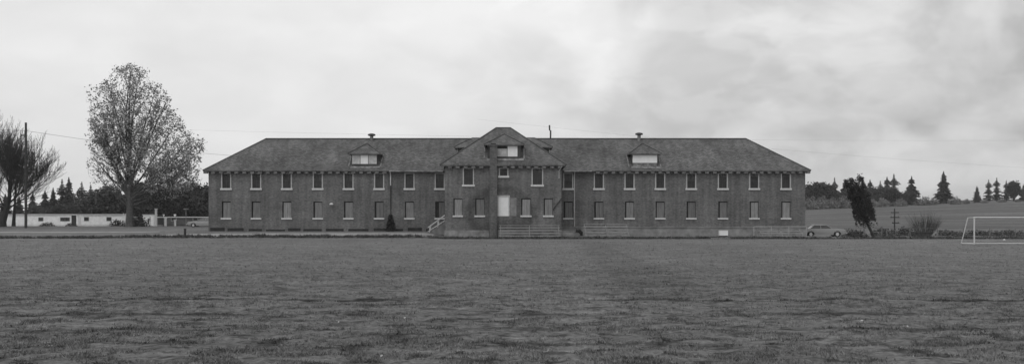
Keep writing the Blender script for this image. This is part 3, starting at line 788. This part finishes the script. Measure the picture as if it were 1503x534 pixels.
# -- bare trees at far left
MINR[0] = .017
def bare_tree(px, D, hgt, fan, n, seed, label, lean=0, r0=.5):
    x = PX(px, D); gz = float(T(x, D)); e = empty('bare_tree', (x, D, gz), label, 'tree', 'bare trees at the left edge')
    rr = np.random.default_rng(seed); m = MB()
    m.tube([(0, 0, -.3), (.1 * lean, 0, .8), (.6 * lean, 0, 2.4), (1.2 * lean, 0, 4.2), (1.6 * lean, 0, 7)], [r0 * 1.3, r0, r0 * .85, r0 * .6, r0 * .3], 9); m.build('trunk', M['bark_dark'], e)
    b = MB(); lp = []
    for i in range(n):
        th = fan * (2 * (i + .5) / n - 1) + rr.normal(0, .06); z0 = rr.uniform(1.8, 4.6) if abs(th) > .4 else rr.uniform(3, 6.5)
        p = np.array((lean * (z0 * .28), 0, z0)); L = (hgt - z0) * (1.02 - .12 * abs(th)) * rr.uniform(.85, 1.05)
        grow(b, lp, p, np.array((math.sin(th), rr.normal(0, .35), math.cos(th))), L, r0 * (.1 + .16 * (i % 4 == 0)), 0, 2, rr, None, .3, .55, (.42, .28, .3), .5, .06)
    b.build('branches', M['bark_dark'], e)
bare_tree(3, 150, 14.5, 1.3, 30, 11, 'dark bare spreading tree at the left edge, thickest trunk', .9, .55)
bare_tree(-30, 152, 15.5, .85, 13, 12, 'bare upright tree cut by the left edge of the picture', 0, .4)
bare_tree(20, 158, 14, .5, 12, 13, 'slender bare tree just left of the tall pole', .2, .28)

# -- conifers: two prototypes, copied
def conifer_mesh(h, rad_, seed, ragged=.2, levels=30):
    r = np.random.default_rng(seed); tri = []
    for k in range(levels):
        t = k / (levels - 1); z = h * (.1 + .9 * t); R_ = rad_ * (1 - t) ** .85 * (1 + ragged * r.normal()) + .08
        nb = int(9 - 4 * t) + 2; a0 = r.uniform(0, 6.28)
        for j in range(nb):
            a = a0 + 6.283 * j / nb + r.normal(0, .15); L = max(.15, R_ * r.uniform(.65, 1.15)); d = np.array((math.cos(a), math.sin(a), 0)); s = np.array((-d[1], d[0], 0))
            base = np.array((0, 0, z)); drop = L * r.uniform(.15, .4)
            for q in range(3):
                u0 = .15 + q * .28; wdt = L * (.3 - q * .06) * r.uniform(.7, 1.3)
                c = base + d * L * u0 - np.array((0, 0, drop * u0)); tip = base + d * L * min(1, u0 + .45) - np.array((0, 0, drop * (u0 + .45) - .1 * r.normal()))
                tri += [c + s * wdt + (0, 0, -.15 * wdt), c - s * wdt * .2 + (0, 0, .25), tip, c - s * wdt + (0, 0, -.15 * wdt), c + s * wdt * .2 + (0, 0, .25), tip - (0, 0, .15)]
                tri += [c + (0, 0, .3 * wdt + .1), c + s * .1 * wdt - (0, 0, .55 * wdt + .1), tip]
    return np.array(tri)
def make_conifer(loc, h, rad_, seed, ragged, label, group, levels=30):
    e = empty('conifer', loc, label, 'tree', group)
    m = MB(); m.tube([(0, 0, -.5), (0, 0, h * .97)], [h * .018, .03], 6); m.build('trunk', M['bark_dark'], e)
    raw('crown', M['conifer'], conifer_mesh(h, rad_, seed, ragged + .12, levels), 3, e)
    return e
def make_broad(loc, w, h, n, per, size, seed, mat, label, group, name='broadleaf_tree'):
    e = empty(name, loc, label, 'tree', group); r = np.random.default_rng(seed)
    lob = [(r.uniform(-.3, .3) * w, r.uniform(-.2, .2) * w, h * r.uniform(.45, .8), w * r.uniform(.2, .34), h * r.uniform(.16, .25)) for _ in range(6)] + [(0, 0, h * .5, w * .36, h * .33)]
    fn = lambda p: any(((p[0] - a) / c) ** 2 + ((p[1] - b) / c) ** 2 + ((p[2] - z) / d) ** 2 < 1 for a, b, z, c, d in lob)
    tg = inside_pts(n, fn, ((-w / 1.5, -w / 1.5, h * .12), (w / 1.5, w / 1.5, h * 1.02)), seed)
    P, par, rad, tips = skeleton([(0, 0, -.4), (0, .05, h * .1), (.05, 0, h * .22)], tg, .03, .5, seed, .3, 1.5)
    t, mm = limbs_mesh(P, par, rad, 3, 4); t.build('trunk', M['bark_dark'], e); mm.build('limbs', M['bark_dark'], e)
    raw('crown', mat, leaves([P[i] for i in tips], per, w * .05, size, seed), 4, e)
    return e
def place(proto, px, D, ytop, h0, label, group, wscale=1, first=False, dz=0):
    x = PX(px, D); gz = float(T(x, D)) - .2; hh = PZ(ytop, D) - gz
    o = proto if first else copy_tree(proto)
    k = hh / h0; o.location = (x, D, gz); o.scale = (k * wscale, k * wscale, k); o.rotation_euler.z = random.uniform(0, 6.28)
    o['label'] = label; o['group'] = group; return o
GR = 'conifers on the rise at the right'; GL = 'trees behind the trailers at the left'
cA = make_conifer((0, 0, 0), 12, 3.1, 21, .12, 'x', GR); cB = make_conifer((0, 0, 0), 12, 2.0, 22, .3, 'x', GR, 24); cC = make_conifer((0, 0, 0), 12, 3.4, 23, .22, 'x', GR, 34)
brA = make_broad((0, 0, 0), 8, 10, 240, 16, .32, 31, M['leaf_mid'], 'x', GL); brB = make_broad((0, 0, 0), 9, 9, 260, 16, .34, 32, M['conifer'], 'x', GR)
right = [ # proto, px, D, ytop, wscale, label
    (cA, 1385, 410, 252, 1.25, 'tall pointed conifer standing alone on the skyline at the right'),
    (cC, 1338, 405, 259, 1.25, 'broad pointed conifer between the crossarm pole and the lone conifer'),
    (cB, 1312, 415, 256, 1.7, 'thin ragged conifer, tallest of the cluster above the crossarm pole'),
    (cC, 1302, 400, 260, 1.3, 'dense conifer just left of the thin ragged one above the crossarm pole'),
    (cB, 1292, 410, 266, 1.5, 'small conifer between the leaning tree and the cluster above the pole'),
    (cC, 1277, 415, 264, 1.2, 'dark conifer right beside the top of the leaning tree'),
    (cB, 1266, 420, 262, 1.5, 'thin conifer directly behind the leaning tree'),
    (cA, 1240, 410, 263, 1.1, 'pointed conifer peeping out left of the leaning tree'),
    (cB, 1225, 405, 261, 1.3, 'slim conifer right of the rounded trees by the building corner'),
    (cA, 1434, 400, 273, 1.15, 'short dark broad conifer, first of the group above the goal'),
    (cB, 1451, 410, 264, 1.6, 'slim conifer second from left above the goal'),
    (cB, 1463, 415, 261, 1.5, 'tallest slim conifer above the goal crossbar'),
    (cB, 1477, 410, 265, 1.5, 'slim conifer left of the round topped one above the goal'),
    (cC, 1502, 405, 270, .8, 'conifer cut by the right edge of the picture'),
    (cC, 1560, 405, 262, .8, 'conifer outside the right edge'),
]
seen = set()
for pr, px, D, yt, ws, lab in right: place(pr, px, D, yt, 12, lab, GR, ws, id(pr) not in seen); seen.add(id(pr))
for i, (px, yt, ws, lab) in enumerate([(1206, 265, 1.1, 'rounded dark tree beside the right corner of the building'), (1192, 268, .9, 'dark tree half hidden by the right corner of the building'),
                       (1215, 270, .9, 'rounded tree overlapping the slim conifer near the building corner'), (1488, 263, .7, 'round topped dark tree among the conifers above the goal'), (1284, 272, .8, 'low round dark tree in the wood behind the leaning tree')]):
    place(brB, px, 400 + 3 * i, yt, 9, lab, 'dark rounded trees on the rise', ws, i == 0)
for i, (px, yt, ws) in enumerate([(1231, 277, 1.3), (1247, 275, 1.3), (1293, 277, 1.4), (1306, 275, 1.3), (1322, 280, 1.2), (1270, 276, 1.3)]):
    place(brB, px, 396 + 3 * (i % 3), yt, 9, 'low rounded dark tree filling the wood between the building corner and the crossarm pole', 'low trees of the wood on the rise', ws)
leftc = [(cC, 66, 280, .9, 'small conifer behind the first trailer, nearest the tall pole'), (cA, 78, 276, .8, 'conifer between the tall pole and the twin conifers'), (cB, 91, 264, 1.1, 'left one of the twin tall conifers behind the first trailer'),
         (cC, 101, 261, .75, 'right one of the twin tall conifers behind the first trailer'), (cB, 120, 268, 1.2, 'ragged conifer left of the big poplar crown'), (cC, 48, 283, .9, 'conifer seen behind the tall pole'), (cA, 28, 288, 1, 'low conifer seen through the bare trees'),
         (cB, 133, 272, 1.3, 'ragged conifer in front of the gap left of the poplar trunk'), (cC, 252, 258, 1.1, 'tall dark conifer behind the dark trailer, right of the poplar'), (cC, 283, 262, .9, 'dark conifer next to the left corner of the building'), (cA, 8, 285, 1.1, 'dark conifer behind the thick bare trunk')]
for i, (pr, px, yt, ws, lab) in enumerate(leftc): place(pr, px, 255 + 5 * (i % 4), yt, 12, lab, GL, ws * 1.3)
leftb = [(150, 268, 1.2, 'bushy grey tree left of the poplar trunk'), (168, 276, 1.1, 'low bushy tree touching the poplar trunk on its left'), (140, 285, 1.2, 'low round tree behind the gap between trailers'), (116, 288, .9, 'low bushy tree behind the right end of the first trailer'),
         (207, 268, 1.1, 'bushy tree just right of the poplar trunk'), (222, 262, 1.1, 'bushy tree under the right side of the poplar crown'), (240, 270, 1.1, 'rounded tree behind the roof of the dark trailer'), (268, 264, 1.1, 'rounded tree right of the tall conifer behind the dark trailer'),
         (296, 268, 1.2, 'tree half hidden by the left corner of the building'), (312, 275, 1.2, 'tree mostly hidden behind the left end wall'), (84, 296, 1, 'low shrubby tree behind the first trailer'), (55, 298, 1, 'low shrubby tree behind the tall pole')]
for i, (px, yt, ws, lab) in enumerate(leftb):
    o = place(brA if i < 4 or i > 9 else brB, px, 235 + 4 * (i % 5), yt, 10 if (i < 4 or i > 9) else 9, lab, GL, ws, i == 0)
# -- brush on the crest and dark shrubs behind the fence
e = empty('shrub', (0, 0, 0), 'x', 'shrub'); bush_mesh('b', 7, 4, 120, 12, .3, M['brush'], 41, e, spread=.4)
crest = [(1176, 292, 1.4), (1190, 290, 1.3), (1206, 289, 1.3), (1221, 291, 1.2), (1236, 289, 1.3), (1252, 290, 1.2), (1268, 290, 1.3), (1283, 293, 1.1), (1297, 291, 1.4), (1322, 292, 1.5), (1356, 289, 1.6), (1371, 291, 1.2), (1402, 289, 1.3), (1418, 292, 1.2), (1446, 293, 1.5), (1470, 291, 1.6), (1494, 292, 1.5), (1520, 292, 1.5)]
for i, (px, yt, ws) in enumerate(crest):
    D = 372 + 3 * (i % 4); o = place(e, px, D, yt, 4, 'pale brushy shrub in the row along the crest of the far field', 'pale shrubs along the crest', ws * .75, i == 0)
e = empty('shrub', (0, 0, 0), 'x', 'shrub'); bush_mesh('b', 3, 1.6, 90, 11, .12, M['leaf_mid'], 42, e, spread=.16)
for i, (px, D, yt, ws) in enumerate([(1247, 118, 336, 1.4), (1262, 116, 338, 1.3), (1296, 119, 334, 1.6), (1328, 121, 333, 1.3), (1350, 117, 338, 1.5), (1388, 120, 337, 1.6), (1408, 118, 339, 1.6), (1432, 121, 337, 1.7), (1455, 119, 338, 1.7), (1480, 120, 337, 1.6), (1500, 118, 338, 1.6), (1530, 119, 337, 1.7)]):
    place(e, px, D, yt, 1.6, 'low dark shrub in the row behind the wire fence', 'low shrubs behind the wire fence', ws, i == 0)
proto_shrub = e
for i, (px, D, yt, ws, lab) in enumerate([(70, 165, 326, 1.6, 'low dark shrub in front of the first trailer'), (104, 163, 327, 1.5, 'low dark shrub at the right end of the first trailer'), (172, 160, 322, 1.3, 'shrub at the foot of the big poplar, left side'), (203, 152, 317, 1.2, 'shrub at the foot of the big poplar, right side')]):
    place(proto_shrub, px, D, yt, 1.6, lab, 'shrubs on the left lawn', ws)
# bare bush by the fence
D = 116; x = PX(1358, D); e = empty('bare_bush', (x, D, float(T(x, D))), 'wide bare twiggy bush behind the fence left of the goal', 'bush')
m = MB(); r = np.random.default_rng(5)
for _ in range(170):
    a = r.uniform(-1, 1); L = r.uniform(1.6, 3.5); th = a * .85; q = np.array((math.sin(th) * L, r.normal(0, .4), math.cos(th) * L))
    s0 = np.array((a * .5, r.normal(0, .1), -.1)); mid = s0 * .5 + q * .5 + r.normal(0, .12, 3)
    m.tube([s0, mid, q], [.02, .012, .005], 3, False)
    for _ in range(2): m.tube([mid, mid + (q - mid) * .7 + r.normal(0, .3, 3)], [.01, .004], 3, False)
m.build('stems', M['twig'], e)
# conical shrub at the left wing
D = 104.6; x = PX(573.5, D); e = empty('conical_shrub', (x, D, float(T(x, D))), 'dark conical shrub against the left wing below the downpipe', 'shrub')
r = np.random.default_rng(8); pts = []
for _ in range(420):
    z = r.uniform(0, 1); a = r.uniform(0, 6.28); rr_ = .46 * (1 - z) ** .65 * r.uniform(.6, 1.05) + .05; pts.append((math.cos(a) * rr_, math.sin(a) * rr_, z * 1.8))
m = MB(); m.tube([(0, 0, -.1), (0, 0, 1.6)], [.06, .02], 6); m.build('stem', M['bark_dark'], e)
raw('foliage', M['leaf_dark'], leaves(pts, 9, .05, .07, 9), 4, e)
# leaning dark evergreen
D = 112; bx = PX(1284, D); bz = float(T(bx, D)); e = empty('leaning_tree', (bx, D, bz), 'dark leaning evergreen with a bare slanting trunk beyond the fence', 'tree')
ql = F / D
def LP(px, py): return np.array(((px - 1284) / ql, 0, PZ(py, D) - bz))
m = MB(); m.tube([(0, 0, -.3), LP(1279, 340), LP(1272, 326), LP(1264, 296), LP(1257, 268)], [.2, .17, .15, .1, .04], 8); m.build('trunk', M['bark_dark'], e)
r = np.random.default_rng(6); pts = []
cols = [((1264, 331), (1251, 262), 7, 6), ((1278, 331), (1262, 259), 8.5, 5), ((1271, 318), (1256, 272), 11, 8), ((1260, 320), (1243, 265), 5, 3), ((1276, 322), (1266, 282), 9, 8)]
for (a, b, wa, wb) in cols:
    for _ in range(250):
        t = r.uniform(0, 1); w = (wa + (wb - wa) * t) / ql * (1 - max(0, t - .85) * 3); th = r.uniform(0, 6.28); rr_ = r.uniform(.3, 1) ** .5 * w * (.75 + .7 * float(fbm(t * 9 + wa * 5, th * 1.2)))
        c = LP(a[0] + (b[0] - a[0]) * t, a[1] + (b[1] - a[1]) * t); pts.append(c + np.array((math.cos(th) * rr_, math.sin(th) * rr_, r.normal(0, .08))))
raw('crown', M['leaf_dark'], leaves(pts, 8, .11, .1, 10), 4, e)

# ------------------------------------------------------------------ trailers and left-hand clutter
def trailer(px0, px1, D, ytop, label, mt, wins, doors, pitched=0):
    xa, xb = PX(px0, D), PX(px1, D); L = xb - xa; gz = float(T(xa, D)); h = PZ(ytop, D) - gz
    e = empty('trailer', (xa, D, gz), label, 'trailer', 'mobile homes beyond the left lawn')
    m = MB(); m.box(0, L, 0, 3, .45, h - .1); m.build('body', mt, e)
    m = MB(); m.box(-.12, L + .12, -.2, 3.2, h - .1, h + .04); m.build('roof', M['white'], e)
    m = MB(); m.box(.05, L - .05, .06, 2.9, -.2, .448); m.build('skirt', M['trailer'] if mt is M['trailer'] else M['trailer_grey'], e)
    for p in wins:
        x = PX(p, D) - xa; m = MB(); m.box(x - .5, x + .5, -.04, .02, 1.15, 1.95); w = m.build('window', M['frame'], e)
        m = MB(); m.box(x - .42, x + .42, -.05, -.042, 1.22, 1.88); m.build('pane', M['pane'], w)
    for p in doors:
        x = PX(p, D) - xa; m = MB(); m.box(x - .45, x + .45, -.05, .02, .5, 2.3); dd = m.build('door', M['pane'], e)
        m = MB(); m.box(x - .6, x + .6, -.9, -.06, -.1, .42); m.build('step', M['concrete'], dd)
    return e, L, h
trailer(8, 114, 184, 314.5, 'long white trailer at the far left with a dark doorway at its right end', M['trailer'], (60, 92, 99), (108.5,))
trailer(119, 183, 180, 314.5, 'plain white trailer just left of the poplar trunk', M['trailer'], (127, 160), ())
tr, L, h = trailer(210, 312, 178, 318.5, 'dark walled trailer with pale roof edge right of the poplar', M['trailer_grey'], (255, 287), (236,))
for px, hh in ((237, .5), (254, .55)):
    m = MB(); x = PX(px, 178) - PX(210, 178); m.tube([(x, 1, h), (x, 1, h + hh * .5), (x, 1, h + hh * .52), (x, 1, h + hh)], [.12, .12, .25, .2], 8); m.build('roof_vent', M['white'], tr)
e = empty('shed', (PX(219, 172), 172, float(T(-66, 172))), 'small white shed with one window right of the poplar trunk', 'shed')
m = MB(); m.box(-1.1, .8, 0, 1.5, -.1, 2.1); m.build('body', M['trailer'], e); m = MB(); m.box(-1.25, .95, -.1, 1.6, 2.1, 2.2); m.build('roof', M['white'], e); m = MB(); m.box(-.25, .15, -.02, .01, .4, 1.5); m.build('window', M['pane'], e)
for px, yt, lab, w in ((229, 306, 'thick white post with a cap by the dark trailer', .16), (220, 318, 'short white post between the shed and the capped post', .1), (243, 319, 'short white post right of the dark trailer door', .16), (257, 322, 'short white post in front of the dark trailer window', .14)):
    D = 170; x = PX(px, D); gz = float(T(x, D)); hh = PZ(yt, D) - gz
    e = empty('white_post', (x, D, gz), lab, 'post', 'white posts by the trailers'); m = MB(); m.box(-w, w, -w, w, -.2, hh - .1); m.build('post', M['white'], e); m = MB(); m.box(-w * 1.5, w * 1.5, -w * 1.5, w * 1.5, hh - .1, hh); m.build('cap', M['white'], e)
D = 172; x = PX(273, D); gz = float(T(x, D)); hh = PZ(306, D) - gz
e = empty('clothesline_pole', (x, D, gz), 'slim T shaped pole above the right end of the dark trailer', 'pole')
m = MB(); m.tube([(0, 0, -.2), (0, 0, hh)], .06, 6); m.build('post', M['metal'], e); m = MB(); m.box(-.45, .45, -.06, .06, hh - .15, hh); m.build('crossbar', M['flash'], e)
# white mound-like tank by the poplar foot
D = 150; x = PX(195, D)

# ------------------------------------------------------------------ cars
def make_car(label):
    e = empty('parked_car', (0, 0, 0), label, 'car', 'parked cars')
    # side profile, nose to +x; length 5.1
    prof = [(-2.55, .42), (-2.58, .75), (-2.45, .93), (-1.45, .98), (1.0, .98), (2.35, .9), (2.52, .78), (2.55, .45), (2.2, .3)]
    def arch(cx): return [(cx + .42 * math.cos(t), .33 + .42 * math.sin(t)) for t in np.linspace(0, math.pi, 9)]
    low = [(1.98, .28)] + arch(1.55)[0:] + [(1.1, .25), (-.98, .25)] + arch(-1.45) + [(-1.9, .28), (-2.4, .32)]
    pr = prof + low; n = len(pr); m = MB(); w = .92
    vs = [(x, -w + (.06 if z > .85 else 0), z) for x, z in pr] + [(x, w - (.06 if z > .85 else 0), z) for x, z in pr]
    m.add(vs, [tuple(range(n))[::-1], tuple(range(n, 2 * n))] + [(i, (i + 1) % n, (i + 1) % n + n, i + n) for i in range(n)])
    m.build('body', M['car'], e)
    def prism(pp, w0, w1, name, mt):
        m = MB(); n = len(pp); zs = [p[1] for p in pp]; lo, hi = min(zs), max(zs); f = lambda z: w0 + (w1 - w0) * (z - lo) / (hi - lo + 1e-6)
        vs = [(x, -f(z), z) for x, z in pp] + [(x, f(z), z) for x, z in pp]
        m.add(vs, [tuple(range(n))[::-1], tuple(range(n, 2 * n))] + [(i, (i + 1) % n, (i + 1) % n + n, i + n) for i in range(n)]); m.build(name, mt, e)
    prism([(-1.5, .982), (.95, .982), (.35, 1.36), (-1.05, 1.36)], .82, .68, 'window_glass', M['glass'])
    prism([(-1.12, 1.362), (.4, 1.362), (.25, 1.42), (-1.0, 1.42)], .72, .64, 'roof', M['car'])
    for s in (-1, 1):
        m = MB()
        for x0, x1 in (((-1.5), -1.02), (-.3, -.3), (.97, .38)): m.tube([(x0, s * .815, .98), (x1, s * .7, 1.37)], .035, 5)
        m.build('pillar', M['car'], e)
        for x in (-1.45, 1.55):
            m = MB(); m.disc_y(x, s * .74, s * .93, .33, .33, 20); wl = m.build('wheel', M['tyre'], e); m = MB(); m.disc_y(x, s * .93, s * .95, .33, .19, 16); m.build('rim', M['chrome'], wl)
        m = MB(); m.tube([(2.5, s * .6, .68), (2.58, s * .6, .68)], .11, 12); m.build('headlight', M['chrome'], e)
        m = MB(); m.box(-2.62, -2.55, s * .6 - .15, s * .6 + .15, .62, .78); m.build('tail_light', M['metal'], e)
        m = MB(); m.box(-2.3, 2.3, s * .925 - .01, s * .925 + .01, .62, .66); m.build('trim', M['chrome'], e)
    for x in (-2.66, 2.56):
        m = MB(); m.box(x, x + .1, -.93, .93, .42, .54); m.build('bumper', M['chrome'], e)
    return e
car = make_car('pale saloon car parked beyond the right end of the building')
x = PX(1206, 111); car.location = (x, 111, float(T(x, 111))); car.rotation_euler.z = R(-4)
c = copy_tree(car); x = PX(301, 150); c.location = (x, 150, float(T(x, 150)) - .05); c.rotation_euler.z = R(178); c['label'] = 'pale car half hidden behind the left end of the building'

# ------------------------------------------------------------------ camera, light, sky
cam = bpy.data.cameras.new('camera'); co = bpy.data.objects.new('camera', cam); COL.objects.link(co)
co.location = (0, 0, H); co.rotation_euler = (R(90), 0, 0)
cam.sensor_width = 36; cam.lens = 36 * F / 1503; cam.shift_y = (CY - 267) / 1503; cam.clip_end = 6000; cam.clip_start = .1
S.camera = co
sun = bpy.data.lights.new('sun', 'SUN'); sun.energy = .5; sun.angle = R(25); sun.color = (1, 1, 1)
so = bpy.data.objects.new('sun', sun); COL.objects.link(so)
el, az_ = R(50), R(205)    # azimuth clockwise from +y: behind the camera, to the left
so.rotation_euler = (R(90) - el, 0, R(180) - az_)
w = bpy.data.worlds.new('World'); S.world = w; w.use_nodes = True
nt = w.node_tree; bg = nt.nodes['Background']; bg.inputs['Strength'].default_value = .1
sky = nt.nodes.new('ShaderNodeTexSky'); sky.sky_type = 'NISHITA'; sky.sun_disc = False; sky.sun_elevation = el; sky.sun_rotation = az_
def wn(k, **kw):
    n = nt.nodes.new(k)
    for a, b in kw.items(): setattr(n, a, b)
    return n
def wl(a, b): nt.links.new(a, b)
def wm(o, a, b=None, clamp=False):
    m = wn('ShaderNodeMath', operation=o); m.use_clamp = clamp
    for i, v in enumerate((a, b)):
        if v is None: continue
        if isinstance(v, (int, float)): m.inputs[i].default_value = v
        else: wl(v, m.inputs[i])
    return m.outputs[0]
def wr(f, a, b, lo, hi, smooth=True):
    r = wn('ShaderNodeMapRange'); r.interpolation_type = 'SMOOTHSTEP' if smooth else 'LINEAR'; wl(f, r.inputs[0])
    for i, v in enumerate((a, b, lo, hi)): r.inputs[i + 1].default_value = v
    return r.outputs[0]
bw = wn('ShaderNodeRGBToBW'); wl(sky.outputs[0], bw.inputs[0])
tc = wn('ShaderNodeTexCoord'); sp = wn('ShaderNodeSeparateXYZ'); wl(tc.outputs['Generated'], sp.inputs[0])
def wnoise(sc_, scale, loc=(0, 0, 0), det=5, ro=.5, dist=0):
    mp = wn('ShaderNodeMapping'); mp.inputs['Scale'].default_value = sc_; mp.inputs['Location'].default_value = loc; wl(tc.outputs['Generated'], mp.inputs[0])
    n = wn('ShaderNodeTexNoise'); n.inputs['Scale'].default_value = scale; n.inputs['Detail'].default_value = det; n.inputs['Roughness'].default_value = ro; n.inputs['Distortion'].default_value = dist
    wl(mp.outputs[0], n.inputs[0]); return n.outputs['Fac']
side = wr(sp.outputs[0], -.1, .5, 1.0, .0, True)               # brighter cloud on the left, heavier on the right
soft = wr(wnoise((1, 1, 4), 2.2, (3, 1, 0)), .3, .7, -.5, .5)
puff = wr(wnoise((1, 1, 1.7), 7.0, (1.3, 4, 2.2), 6, .45, .5), .38, .62, -.5, .5)
right_w = wr(sp.outputs[0], -.15, .2, .25, 1.0)
v = wm('ADD', 6.0, wm('MULTIPLY', side, 2.2))
v = wm('ADD', v, wm('MULTIPLY', soft, 1.0))
puff2 = wr(wnoise((1, 1, 1.9), 17, (2.3, 1, 5.2), 5, .5, .4), .4, .6, -.5, .5)
v = wm('ADD', v, wm('MULTIPLY', wm('MULTIPLY', puff, right_w), 1.9))
v = wm('ADD', v, wm('MULTIPLY', wm('MULTIPLY', puff2, right_w), .75))
v = wm('MULTIPLY', v, wr(sp.outputs[2], .02, .2, .93, 1.06))
mixv = wm('ADD', wm('MULTIPLY', v, .93), wm('MULTIPLY', wm('MINIMUM', bw.outputs[0], 8), .07))
cc = wn('ShaderNodeCombineColor')
for i in range(3): wl(mixv, cc.inputs[i])
wl(cc.outputs[0], bg.inputs['Color'])
# haze
HAZE = True
if HAZE:
    m = MB(); m.box(-900, 900, -45, 905, -3, 32); hz = m.build('haze', None or M['white']); hz.data.materials.clear()
    hm = bpy.data.materials.new('haze_air'); hm.use_nodes = True; t_ = hm.node_tree; t_.nodes.clear()
    o_ = t_.nodes.new('ShaderNodeOutputMaterial'); pv = t_.nodes.new('ShaderNodeVolumePrincipled'); pv.inputs['Color'].default_value = g(.9); pv.inputs['Density'].default_value = .0002
    t_.links.new(pv.outputs[0], o_.inputs['Volume']); hz.data.materials.append(hm); tag(hz, 'thin pale haze in the air', 'haze', kind='stuff')
S.view_settings.view_transform = 'Standard'; S.view_settings.look = 'None'; S.view_settings.exposure = 0; S.view_settings.gamma = 1
